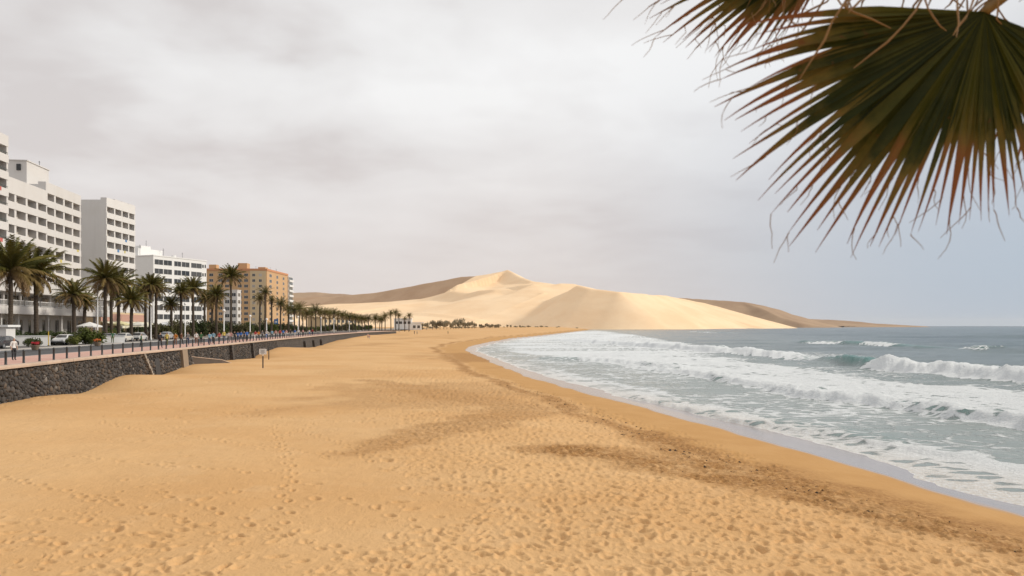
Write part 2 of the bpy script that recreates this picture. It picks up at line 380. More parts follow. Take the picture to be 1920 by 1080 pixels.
# ------------------------------------------------------------------ sea
def sea_material():
    t = NT('sea water')
    g = t.world(); st = t.world((.55, 1.0, 1.0))
    foam = t.attr('foam'); shal = t.attr('shallow'); grn = t.attr('green')
    deep = t.mix(t.ramp01(t.noise(t.world((.02, .05, .05)), 1.0, 4), .35, .65), (.018, .054, .070), (.064, .108, .120))
    col = t.mix(shal, deep, (.300, .340, .328)); col = t.mix(grn, col, (.050, .185, .165))
    n1 = t.noise(st, .42, 7, .62, .8); n2 = t.noise(st, 1.9, 6, .68, .5); n3 = t.noise(g, 6.5, 4, .7)
    n = t.math('ADD', t.math('MULTIPLY', n1, .44), t.math('ADD', t.math('MULTIPLY', n2, .38), t.math('MULTIPLY', n3, .18)))
    lace = t.ramp01(t.voro(t.world((.6, 1.0, 1.0)), .95, 'DISTANCE_TO_EDGE'), .0, .30)
    n = t.math('ADD', t.math('MULTIPLY', n, .82), t.math('MULTIPLY', lace, .17))
    # foam shows where the noise lies under the amount of foam
    lo = t.ramp01(foam, 0, 1, .33, .70, False)
    f = t.ramp01(t.math('SUBTRACT', lo, n), -.035, .05)
    f = t.math('MULTIPLY', f, t.ramp01(foam, .02, .12))
    tint = t.mix(t.attr('sandy'), (.66, .695, .705), (.66, .59, .51))
    shade = t.mix(t.ramp01(n3, .35, .7), tint, (.80, .81, .81))
    col = t.mix(f, col, shade)
    t.out(col, t.ramp01(f, 0, 1, .20, .85), IOR=1.33)
    t.val(t.b.inputs['Specular IOR Level'], t.ramp01(f, 0, 1, .18, .12))
    w = t.math('ADD', t.math('MULTIPLY', t.noise(t.world((.55, 1, 1)), 1.1, 6, .62), 1.0), t.math('MULTIPLY', n3, .25))
    froth = t.math('MULTIPLY', t.math('MULTIPLY', f, t.noise(g, 3.2, 6, .75)), 1.1)
    h = t.math('ADD', t.math('ADD', w, froth), t.math('MULTIPLY', f, .22))
    t.bump(h, .75, .35)
    return t.m
M_SEA = sea_material()

def smooth_poly(pts, n=60):
    a = np.array(pts, float); t = np.arange(len(a)); tt = np.linspace(0, len(a) - 1, n); out = []
    for v in tt:
        i = min(int(v), len(a) - 2); f = v - i; p0 = a[max(i - 1, 0)]; p1 = a[i]; p2 = a[i + 1]; p3 = a[min(i + 2, len(a) - 1)]
        out.append(tuple(.5 * (2 * p1 + (p2 - p0) * f + (2 * p0 - 5 * p1 + 4 * p2 - p3) * f * f + (3 * p1 - p0 - 3 * p2 + p3) * f ** 3)))
    return out

def build_sea():
    px = np.concatenate([np.linspace(300, 700, 20)[:-1], np.arange(700, 1985, 2.1), np.linspace(1985, 3000, 60)[:-1], np.linspace(3000, 9000, 20)])
    py = np.concatenate([np.arange(985, 660, -1.1), np.arange(660, 612, -.42)])
    Yr = np.concatenate([[-80, -40, -10, 5, 14, 19], CAMZ * FPX / (py - HOR), [9500, 12000, 18000, 26000]])
    Q, Y = np.meshgrid((px - 960) / FPX, Yr); X = Q * np.maximum(Y, 22)
    PX = 960 + X / np.maximum(Y, 1) * FPX; PY = HOR + CAMZ * FPX / np.maximum(Y, 1)
    sx = XS(Y); c = 1 / np.sqrt(1 + ((XS(Y + 3) - XS(Y - 3)) / 6) ** 2); off = (X - sx) * c       # distance out to sea
    Z = np.zeros_like(X); foam = np.zeros_like(X); green = np.zeros_like(X)
    # open water: swell and chop, fading where the grid grows coarse
    fade = np.clip(120 / np.maximum(Y, 1), 0, 1) ** .5
    amp = sstep(4, 40, off)
    Z += amp * (.34 * fbm(X / 26, Y / 9, 5, 3) + .26 * fbm(X / 6, Y / 2.6, 6, 3) * fade) + .05 * fbm(X / 2.2, Y / 1.0, 8, 2) * fade * sstep(1, 6, off)
    Z += .9 * np.maximum(fbm(X / 70, Y / 22, 15, 2), 0) ** 2 * sstep(60, 140, off) * 2.2
    wn = fbm(X / 5, Y / 5, 31, 4)
    def bore(line, h, front, back, foam_amt, carpet, shape=None, lump=.35, ragged=1.6, broken=0.0, seed=0):
        """a breaking wave along a line drawn far to near: shoreward side is to its right"""
        nonlocal Z, foam, green
        pts = smooth_poly([P(x, y, 0) for x, y in line])
        d, s, u, L = poly_dist(X, Y, pts); sd = d * s + ragged * fbm(X / 4.5, Y / 4.5, 33 + seed, 3) + .35 * fbm(X / 1.1, Y / 1.1, 34 + seed, 2)
        t = u / L; hh = h * (np.interp(t, *shape) if shape else np.sin(np.clip(t, 0, 1) * math.pi) ** .4)
        endf = sstep(0, .04, t) * sstep(1.0, .97, t) if not shape else 1.0
        rise = np.where(sd > -front, sstep(0, -front, sd), np.exp(-((sd + front) / back) ** 2))
        rise = np.where(sd > 0, 0, rise)
        Z += hh * rise * endf * (1 + lump * fbm(X / 1.5, Y / 1.5, 36 + seed, 4) * sstep(.15, .6, rise))
        fm = foam_amt * sstep(.35, -.25, sd) * (.30 + .70 * np.exp(-np.maximum(-sd - front, 0) / carpet)) * sstep(-6 * carpet, -2.5 * carpet, sd)
        br = np.interp(t, *shape) if shape else 1.0
        fm = fm * endf * (np.clip(br * 1.4, 0, 1) if shape else 1)
        if broken: fm = fm * np.clip(1 - broken * sstep(.0, .35, fbm(u / 12, u * 0 + 3, 38 + seed, 2)), 0, 1)
        foam = np.maximum(foam, fm)
        green = np.maximum(green, rise * endf * (hh > .2) * np.clip(hh / 1.2, 0, 1))
    # outer breaker, inner bore, then the small ones rolling round the bay
    bore([(1015, 638), (1130, 645), (1230, 653), (1340, 661), (1450, 671), (1540, 680)], 1.25, 3.2, 5, 1.0, 5, ([0, .12, .5, .82, .9, 1], [.0, .7, 1, .95, .7, 0]), .34, 1.2, seed=1)
    bore([(1520, 676), (1560, 681), (1600, 688), (1640, 694)], 1.35, 2.4, 5, .0, 4, ([0, .3, .7, 1], [0, 1, 1, 0]), .1, .5, seed=2)
    bore([(1590, 690), (1680, 697), (1790, 707), (1920, 717), (2100, 733), (2400, 760)], 1.32, 4.2, 6, 1.0, 6, ([0, .06, .5, 1], [.0, 1, 1, .9]), .36, 1.4, seed=3)
    bore([(1170, 689), (1290, 705), (1400, 727), (1500, 746), (1570, 752), (1650, 764), (1780, 786), (1920, 808), (2150, 850)], .62, 1.5, 4, .97, 7, ([0, .1, .36, .42, .5, .56, 1], [.15, .6, 1, .75, .7, 1, 1]), .5, .9, .55, seed=4)
    bore([(1150, 741), (1290, 775), (1420, 800), (1560, 822), (1700, 845), (1850, 870)], .28, 1.0, 3, .62, 2.2, None, .5, .8, .5, seed=5)
    bore([(985, 672), (1080, 676), (1180, 684), (1270, 696)], .55, 1.2, 5, .45, 1.5, None, .3, .6, .7, seed=6)
    bore([(1470, 643), (1560, 646), (1640, 650), (1730, 654)], .9, 3, 9, .0, 3, None, .1, 1.5, .9, seed=7)
    bore([(1500, 644), (1530, 645.5), (1560, 647)], .4, 2, 5, .85, 2, None, .5, 1.2, .5, seed=8)
    bore([(1610, 648), (1640, 650), (1660, 651)], .3, 2, 5, .8, 2, None, .5, 1.0, .5, seed=9)
    bore([(1780, 655), (1815, 658), (1850, 659)], .7, 3, 7, .85, 3, None, .4, 1.0, .4, seed=10)
    bore([(1290, 622), (1330, 624), (1380, 625)], .5, 3, 8, .6, 4, None, .3, 1.5, .5, seed=11)
    # carpets of foam left behind the waves
    def zone(top, bot, amt, soft=5):
        tx, ty = zip(*top); bx, by = zip(*bot)
        a = np.interp(PX, tx, ty); b = np.interp(PX, bx, by); x0_, x1_ = min(tx[0], bx[0]), max(tx[-1], bx[-1]); wv = 70 * fbm(X / 12, Y / 6, 92, 3); side_ok = sstep(x0_ - 40, x0_ + 90, PX + wv) * sstep(x1_ + 60, x1_ - 60, PX + wv)
        return amt * sstep(-soft, soft, PY - a) * sstep(soft, -soft, PY - b) * side_ok
    wob = 1 + .30 * fbm(X / 14, Y / 7, 91, 3)
    z1 = zone([(1150, 664), (1300, 668), (1500, 690), (1600, 706), (1700, 716), (1920, 732), (2400, 790)], [(1150, 690), (1300, 705), (1400, 726), (1500, 745), (1650, 763), (1920, 806), (2150, 850), (2400, 900)], .74, 4)
    z2 = zone([(905, 640), (960, 630), (1050, 621), (1120, 620), (1190, 628), (1260, 640), (1345, 652)], [(905, 652), (960, 660), (1050, 672), (1120, 680), (1190, 686), (1260, 684), (1345, 676)], .82, 3)
    z2 = z2 * (.55 + .75 * sstep(-.15, .25, fbm(X / 40, Y / 10, 95, 3)))
    sw_top = [(885, 650), (930, 668), (1000, 684), (1100, 704), (1250, 735), (1400, 775), (1500, 806), (1600, 822), (1700, 838), (1800, 850), (1920, 876), (2200, 930)]
    z3 = zone(sw_top, [(885, 700), (2200, 1100)], .70, 5)
    z3 = z3 * (.62 + .6 * sstep(-.25, .2, fbm(X / 3.5, Y / 2.5, 97, 3)))
    z4 = .47 * sstep(75, 30, off) * sstep(0, 4, off) * (Y < 600)
    foam = np.maximum.reduce([foam, z1 * wob, z2 * wob, z3 * wob, z4 * (.6 + .6 * (fbm(X / 9, Y / 4, 99, 3)))])
    # run-up: a thin wedge of foam sliding over the wet sand, in lobes
    lobes = .10 * fbm(Y / 5.5, off * 0, 55, 3) + .05 * fbm(Y / 1.6, off * 0 + 2, 56, 2)
    fx, fy = P(1600, 845, .05)
    lobes = lobes + .14 * np.exp(-((Y - 26.5) / 4.6) ** 2) - .17 * np.exp(-((Y - 46) / 13) ** 2) - .10 * np.exp(-((Y - 78) / 22) ** 2)
    Z += (.05 + lobes) * sstep(14, 2, off)
    edge = sstep(.10, .0, Z - beach_height(X, Y)[0])
    foam = np.maximum(foam, edge * .95 * sstep(10, 4, off) * (Y < 700))
    foam = np.clip(foam, 0, 1)
    shallow = sstep(95, 8, off) * .95 + .30 * sstep(190, 80, off) * (1 - sstep(95, 8, off))
    sandy = sstep(9, 1, off) * .8
    me = grid_mesh('sea', X, Y, Z, M_SEA, True, {'foam': foam, 'shallow': shallow, 'green': np.clip(green, 0, .9), 'sandy': sandy})
    tag(ob('sea', me), 'grey green sea with white breakers rolling onto the beach', 'sea', kind='structure')
build_sea()

# ------------------------------------------------------------------ dunes and hills
def dune_material(name, c0, c1, dark, scale=.012):
    t = NT(name); g = t.world()
    n = t.noise(t.world((scale, scale, scale * 2)), 1.0, 6, .6); n2 = t.noise(t.world((.09, .05, .2)), 1.0, 5, .65)
    col = t.mix(t.ramp01(n, .35, .65), c0, c1); col = t.mix(t.math('MULTIPLY', t.ramp01(n2, .52, .75), .35), col, dark)
    t.out(col, .95); t.val(t.b.inputs['Specular IOR Level'], .1)
    t.bump(t.math('ADD', t.noise(t.world((.25, .1, .3)), 1.0, 5, .6), t.noise(t.world((.03, .012, .05)), 1.0, 4, .5)), .15, 1.2)
    return t.m
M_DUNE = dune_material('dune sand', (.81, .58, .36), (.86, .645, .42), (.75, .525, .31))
M_DUNE_SHADE = dune_material('brown dune sand with shade', (.425, .28, .175), (.475, .325, .21), (.36, .235, .145))  # darker, browner sand: the slope's shade is put into its colour
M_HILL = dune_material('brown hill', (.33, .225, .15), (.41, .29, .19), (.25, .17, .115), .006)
M_ROCKH = dune_material('shore rock', (.10, .08, .065), (.20, .16, .12), (.06, .05, .04), .03)

def ridge_field(X, Y, ridges, floor_z, k=5.0):
    hs = [floor_z]
    for r in ridges:
        r = [tuple(a) for a in r]; best = np.full(X.shape, 1e9); H = np.full(X.shape, -1e3)
        pts = [(PD(a[0], a[1], a[2]), a[3:]) for a in r]
        for si, ((p0, a0), (p1, a1)) in enumerate(zip(pts, pts[1:])):
            dx, dy = p1.x - p0.x, p1.y - p0.y; L2 = dx * dx + dy * dy
            u = np.clip(((X - p0.x) * dx + (Y - p0.y) * dy) / L2, 0, 1)
            d = np.hypot(X - p0.x - u * dx, Y - p0.y - u * dy)
            cr = dx * (Y - p0.y) - dy * (X - p0.x)                       # > 0: behind a ridge drawn left to right
            s1, D1, s2, sb = [a0[i] + (a1[i] - a0[i]) * u for i in range(4)]
            ts1, ts2, tsb = np.tan(np.radians(s1)), np.tan(np.radians(s2)), np.tan(np.radians(sb))
            d1 = D1 / ts1; dn = np.sqrt(d * d + 16) - 4
            front = np.where(dn < d1, ts1 * dn, D1 + ts2 * (dn - d1))
            drop = np.where(cr > 0, tsb * dn, front)
            h = p0.z + (p1.z - p0.z) * u - drop
            ur = ((X - p0.x) * dx + (Y - p0.y) * dy) / math.sqrt(L2)           # past either end the ridge falls away
            if si == 0: h = h - .75 * np.maximum(-ur, 0)
            if si == len(pts) - 2: h = h - .75 * np.maximum(ur - math.sqrt(L2), 0)
            m = d < best; best[m] = d[m]; H[m] = h[m]
        hs.append(H)
    mx = np.maximum.reduce(hs); s = sum(np.exp(np.clip((h - mx) / k, -40, 0)) for h in hs)
    return mx + k * np.log(s) - k * math.log(1.0)
def dune_patch(name, x0, x1, y0, y1, nx, ny, ridges, mat, label, k=2.2, rough=1.0, base=-4.0):
    X, Y = np.meshgrid(np.linspace(x0, x1, nx), np.linspace(y0, y1, ny))
    wx = 10 * fbm(X / 140, Y / 140, 5, 2); wy = 10 * fbm(X / 140, Y / 140, 6, 2)
    Z = ridge_field(X + wx, Y + wy, ridges, np.full(X.shape, base), k)
    Z += rough * (1.1 * fbm(X / 90, Y / 60, 13, 3) + .12 * fbm(X / 16, Y / 12, 14, 2)) * sstep(base + 3, base + 25, Z)
    e = np.minimum.reduce([X - x0, x1 - X, Y - y0, y1 - Y]); Z = np.where(e < 60, base + (Z - base) * sstep(0, 60, e), Z)
    o = ob(name, grid_mesh(name, X, Y, Z, mat)); return tag(o, label, 'dune' if 'dune' in name else 'hill', kind='structure')
DUNES = [
  # px, py, depth, slip angle, slip drop, lower slope, back slope
  [(884, 519.5, 2262, 30, 60, 14, 20), (892, 517.8, 2242, 30, 60, 14, 20)],
  [(892, 517.5, 2240, 12, 10, 11, 20), (919, 513.5, 2230, 12, 10, 11, 22), (944, 509, 2225, 12, 8, 11, 24), (953.6, 506, 2220, 34, 30, 12, 26), (973, 517.5, 2150, 36, 26, 12, 24), (998, 527.5, 2070, 34, 8, 12, 22), (1036, 533, 2060, 15, 5, 12, 20), (1075, 538, 2120, 14, 5, 12, 20)],
  [(892, 518.5, 2236, 33, 70, 20, 12), (874, 530, 2130, 33, 60, 20, 12), (852, 545, 2020, 32, 40, 16, 12)],
  [(560, 575, 2200, 7, 5, 6, 15), (635, 569.5, 2120, 8, 5, 7, 16), (730, 566, 2040, 9, 4, 8, 18), (784, 560.5, 1990, 16, 8, 9, 18), (827, 551, 1950, 30, 18, 11, 18), (851.5, 546, 1910, 34, 27, 12, 18), (878.6, 549.5, 1850, 34, 23, 12, 18), (900, 545, 1800, 34, 20, 12, 16), (930, 542.5, 1760, 30, 9, 13, 14), (955, 541, 1770, 14, 3, 13, 14)],
  [(940, 549, 1860, 20, 3, 12, 14), (958, 539, 1850, 34, 14, 12, 16), (985, 534.5, 1790, 34, 14, 13, 16), (1005, 532.5, 1770, 20, 5, 14, 16), (1036, 534, 1800, 14, 4, 14, 16)],
  [(640, 592, 1620, 14, 4, 5, 8), (700, 588, 1560, 22, 7, 5, 8), (790, 585, 1500, 24, 8, 5, 8), (860, 593, 1440, 18, 5, 5, 8), (900, 600, 1400, 10, 2, 5, 8)],
  [(960, 562, 1700, 20, 4, 12, 14), (990, 555, 1680, 30, 9, 13, 14), (1020, 548, 1660, 24, 6, 14, 14)],
  [(1185, 562, 1470, 27, 9, 20, 17), (1225, 578, 1440, 27, 9, 20, 17), (1262, 600, 1400, 22, 5, 18, 16)],
  [(1020, 540, 1840, 14, 4, 14, 18), (1055, 531.5, 1790, 18, 6, 15, 18), (1078, 532, 1800, 18, 6, 16, 18), (1110, 541, 1860, 16, 4, 15, 18)],
  [(680, 575, 1960, 6, 3, 5, 10), (778, 569, 1900, 7, 3, 6, 12), (865, 579, 1800, 14, 8, 7, 14), (946, 588, 1740, 26, 20, 8, 14), (987, 581.6, 1660, 32, 30, 10, 16), (1027.6, 562.6, 1570, 35, 60, 12, 18), (1060, 548, 1490, 36, 80, 14, 20), (1088, 534.5, 1420, 36, 88, 16, 24),
   (1111, 541.5, 1380, 36, 84, 15, 26), (1160, 547.5, 1350, 35, 80, 14, 26), (1200, 550.5, 1420, 30, 70, 14, 26), (1252, 555, 1730, 20, 70, 14, 26), (1341, 573, 1970, 17, 50, 14, 24), (1376, 585, 2080, 15, 30, 14, 22), (1430, 601, 2180, 13, 15, 12, 20), (1462, 611.5, 2240, 10, 5, 8, 16)],
]
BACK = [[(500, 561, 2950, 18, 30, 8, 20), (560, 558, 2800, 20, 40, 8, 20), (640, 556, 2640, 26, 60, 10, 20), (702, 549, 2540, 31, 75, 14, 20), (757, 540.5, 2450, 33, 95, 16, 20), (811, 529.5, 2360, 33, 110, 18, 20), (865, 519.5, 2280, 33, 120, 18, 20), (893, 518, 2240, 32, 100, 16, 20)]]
dune_patch('shaded_dune', -1500, 120, 1900, 3200, 420, 330, BACK, M_DUNE_SHADE, 'brown dune slope with painted-in shade rising behind the pale dunes on their left')
dune_patch('sand_dunes', -1500, 1050, 1150, 3000, 640, 500, DUNES, M_DUNE, 'pale golden sand dunes with sharp crests beyond the bay')
HILL = [[(1150, 556, 3000, 18, 30, 12, 15), (1240, 556.5, 2950, 22, 60, 14, 15), (1288, 559.5, 2920, 24, 80, 14, 15), (1345, 563.5, 2900, 25, 80, 14, 16), (1394, 566.5, 2890, 22, 70, 14, 18), (1433, 572.6, 2880, 16, 50, 14, 18), (1465, 581.5, 2870, 15, 40, 13, 18), (1497, 594, 2860, 13, 20, 10, 16), (1536, 604, 2850, 8, 8, 6, 12), (1570, 611, 2840, 5, 2, 4, 8)],
        [(1394, 567.5, 2885, 27, 60, 16, 12), (1432, 580, 2760, 27, 50, 16, 12), (1472, 596, 2630, 25, 30, 14, 11), (1505, 607, 2530, 20, 15, 8, 8)]]
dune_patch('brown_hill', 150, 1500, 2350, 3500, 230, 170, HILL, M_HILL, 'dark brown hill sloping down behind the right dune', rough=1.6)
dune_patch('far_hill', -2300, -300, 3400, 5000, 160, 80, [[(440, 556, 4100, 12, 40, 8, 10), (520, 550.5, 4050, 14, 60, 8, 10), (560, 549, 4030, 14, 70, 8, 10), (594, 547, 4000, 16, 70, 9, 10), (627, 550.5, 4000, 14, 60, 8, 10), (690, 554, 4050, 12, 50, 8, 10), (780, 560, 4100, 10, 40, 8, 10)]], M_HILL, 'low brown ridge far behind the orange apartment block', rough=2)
dune_patch('headland_hill', 900, 2900, 3000, 4600, 260, 120, [[(1470, 597, 3900, 8, 20, 5, 8), (1550, 599, 3850, 8, 20, 5, 8), (1607, 603, 3800, 7, 12, 4, 8), (1640, 606.5, 3780, 5, 8, 3, 6), (1690, 609.4, 3750, 4, 4, 3, 6), (1735, 611.8, 3720, 3, 2, 2, 5)]], M_HILL, 'low rocky headland reaching out under the horizon', rough=2.0, base=-2)

# dark shore rocks and scrub at the foot of the dunes
def shore_rocks():
    base_v = [Vector(v) for v in ((1, 0, 0), (.3, .9, 0), (-.8, .6, 0), (-.9, -.5, 0), (.2, -.95, 0), (.45, .1, .6), (-.35, .25, .75), (-.1, -.4, .55))]
    fs = [(0, 1, 5), (1, 6, 5), (1, 2, 6), (2, 3, 6), (3, 7, 6), (3, 4, 7), (4, 0, 7), (0, 5, 7), (5, 6, 7)]
    mb = MB(); rr = random.Random(3)
    for px in np.arange(1180, 1560, 1.1):
        if rr.random() < .45 - .25 * math.sin(px / 23) + (.3 if px > 1400 else 0):
            Y = np.interp(px, [1180, 1300, 1400, 1500, 1560], [1900, 2350, 2700, 3050, 3300]); x = (px - 960) / FPX * Y
            s = rr.uniform(2, 6) * Y / 2500; M = Matrix.Rotation(rr.uniform(0, 6), 4, 'Z')
            mb.add([M @ (v * s) * 1.0 + Vector((x + rr.uniform(-10, 10), Y + rr.uniform(-15, 40), .3)) for v in base_v], fs)
    for px in np.arange(1500, 1735, 1.0):
        if rr.random() < .8:
            Y = np.interp(px, [1500, 1790], [3400, 3900]); x = (px - 960) / FPX * Y; s = rr.uniform(3, 8) * np.interp(px, [1500, 1700, 1790], [1, 1, .4])
            M = Matrix.Rotation(rr.uniform(0, 6), 4, 'Z')
            mb.add([Vector((M @ v).to_tuple()) * s + Vector((x, Y + rr.uniform(-40, 40), 0)) for v in base_v], fs)
    tag(mb.build('shore_rocks', M_ROCKH), 'dark rocks lining the far shore under the dunes', 'rocks', kind='stuff')
shore_rocks()

# ------------------------------------------------------------------ promenade, road and town ground
def strip(name, offs0, offs1, z, Ys, mat, label, cat, thick=None, zf=None):
    """a ribbon that follows the sea wall, between two distances behind its edge"""
    v = []; f = []
    Ys = np.asarray(Ys, float); n = len(Ys)
    ed = [XW(Ys) - offs0, XW(Ys) - offs1]
    if thick is None:
        for i in range(n): v += [(ed[1][i], Ys[i], z), (ed[0][i], Ys[i], z)]
        f = [(2 * i, 2 * i + 1, 2 * i + 3, 2 * i + 2) for i in range(n - 1)]
    else:
        for i in range(n): v += [(ed[1][i], Ys[i], z), (ed[0][i], Ys[i], z), (ed[0][i], Ys[i], z - thick), (ed[1][i], Ys[i], z - thick)]
        for i in range(n - 1):
            a = 4 * i; b = a + 4
            f += [(a, a + 1, b + 1, b), (a + 1, a + 2, b + 2, b + 1), (a + 2, a + 3, b + 3, b + 2), (a + 3, a, b, b + 3)]
        f += [(3, 2, 1, 0), (4 * n - 4, 4 * n - 3, 4 * n - 2, 4 * n - 1)]
    o = ob(name, me_from(name, v, f, mat)); return tag(o, label, cat, kind='structure')
def paving_material():
    t = NT('pink paving'); v = t.world()
    b = t.n('ShaderNodeTexBrick'); t.l(v, b.inputs['Vector']); b.inputs['Scale'].default_value = 1.0
    b.inputs['Color1'].default_value = (.50, .27, .21, 1); b.inputs['Color2'].default_value = (.57, .33, .26, 1); b.inputs['Mortar'].default_value = (.36, .24, .2, 1)
    b.inputs['Mortar Size'].default_value = .012; b.inputs['Brick Width'].default_value = .6; b.inputs['Row Height'].default_value = .3
    c = t.mix(t.ramp01(t.noise(v, .8, 5), .45, .75, 0, .5), b.outputs[0], (.58, .47, .37))
    t.out(c, .85); return t.m
M_PAVE = paving_material()
M_ROAD = plain('asphalt', (.075, .074, .076), .9, .25, .5)
M_KERB = plain('kerb concrete', (.42, .39, .36), .85, .1, 1)
M_LINE = plain('road paint', (.70, .70, .68), .7, .1, 2)
M_GROUND = plain('town ground', (.30, .25, .19), .95, .2, .1)
YS = np.concatenate([np.arange(-80, 130, 1.5), np.arange(130, 396, 6)])
strip('pavement', .45, 5.9, PZ, YS, M_PAVE, 'pink paved promenade along the top of the sea wall', 'pavement', .3)
strip('kerb', 5.9, 6.15, PZ, YS, M_KERB, 'pale kerb between pink pavement and road', 'kerb', .3)
strip('road', 6.15, 17.6, PZ - .12, YS, M_ROAD, 'grey asphalt coast road behind the promenade', 'road', .2)
strip('road_line', 16.7, 16.95, PZ - .116, YS, M_LINE, 'white line along the inland edge of the road', 'road marking')
strip('road_kerb', 17.6, 17.9, PZ + .02, YS, M_KERB, 'kerb on the inland side of the road', 'kerb', .3)
strip('parking_bay', 17.9, 23.5, PZ + .005, YS, plain('worn asphalt', (.16, .15, .14), .9, .25, .5), 'grey parking bay between the road and the palms', 'parking bay')
strip('town_ground', 17.9, 900, PZ, np.concatenate([YS, [430, 600, 900, 1300]]), M_GROUND, 'dusty ground of the resort behind the road', 'ground')
# ================================================================== sea wall, bollards, lamps, signs
def y_at(px, off):
    """depth at which a line running `off` metres behind the wall edge crosses image column px"""
    q = (px - 960) / FPX; lo, hi = 20.0, 1500.0
    for _ in range(60):
        m = (lo + hi) / 2
        if XW(m) - off - q * m > 0: hi = m
        else: lo = m
    return (lo + hi) / 2
def wall_pt(Y, z, out=0.0):
    """a point of the battered wall face"""
    t = float(XW(Y + 1) - XW(Y - 1)) / 2; n = Vector((1, -t, 0)).normalized()
    return Vector((float(XW(Y)) - .12 + .10 * (PZ - z), Y, z)) + n * out, n
ORD = ['', 'first', 'second', 'third', 'fourth', 'fifth', 'sixth', 'seventh', 'eighth', 'ninth', 'tenth', 'eleventh', 'twelfth', 'thirteenth', 'fourteenth', 'fifteenth', 'sixteenth', 'seventeenth', 'eighteenth', 'nineteenth', 'twentieth',
       'twenty-first', 'twenty-second', 'twenty-third', 'twenty-fourth', 'twenty-fifth', 'twenty-sixth', 'twenty-seventh', 'twenty-eighth', 'twenty-ninth', 'thirtieth']

def stone_core_material():
    t = NT('basalt rubble'); v = t.world()
    e = t.voro(v, 2.9, 'DISTANCE_TO_EDGE'); cell = t.voro(v, 2.9, 'F1', 'Color')
    sepc = t.n('ShaderNodeSeparateColor'); t.l(cell, sepc.inputs[0])
    c = t.mix(sepc.outputs[0], (.042, .036, .032), (.105, .088, .075)); c = t.mix(t.ramp01(e, .0, .06), (.028, .024, .021), c)
    c = t.mix(t.ramp01(t.noise(v, 5, 4), .55, .8, 0, .5), c, (.15, .115, .08))
    t.out(c, .9); t.bump(t.ramp01(e, 0, .12), .8, .08); return t.m
def stone_material():
    t = NT('basalt stone'); v = t.coords(); oi = t.n('ShaderNodeObjectInfo'); g = t.world()
    vc = t.voro(g, 2.4, 'F1', 'Color'); s = t.n('ShaderNodeSeparateColor'); t.l(vc, s.inputs[0])
    r = t.math('FRACT', t.math('ADD', oi.outputs['Random'], s.outputs[0]))
    c = t.mix(r, (.032, .028, .025), (.090, .077, .068)); c = t.mix(t.ramp01(r, .955, .985), c, (.20, .178, .158))
    c = t.mix(t.ramp01(s.outputs[1], .8, .9, 0, .6), c, (.15, .105, .07))
    c = t.mix(t.ramp01(t.noise(g, 9, 5, .7), .4, .75, 0, .5), c, (.045, .04, .037))
    t.out(c, .88); t.bump(t.noise(g, 22, 4, .7), .5, .03); return t.m
M_CORE = stone_core_material(); M_STONE = stone_material()
M_COPE = plain('coping stone', (.47, .36, .28), .85, .16, 1.5, .3)
M_CONC = plain('tan concrete', (.24, .18, .125), .9, .2, 1.2, .3)
M_PALE = plain('pale mortar blocks', (.27, .225, .18), .9, .4, 2, .3)
M_DARK = plain('dark metal', (.022, .024, .026), .5, .15, 2)
M_BOLL = plain('bollard paint', (.030, .034, .036), .45, .2, 3)
M_WHITE = plain('white paint', (.74, .73, .71), .6, .05, .5)

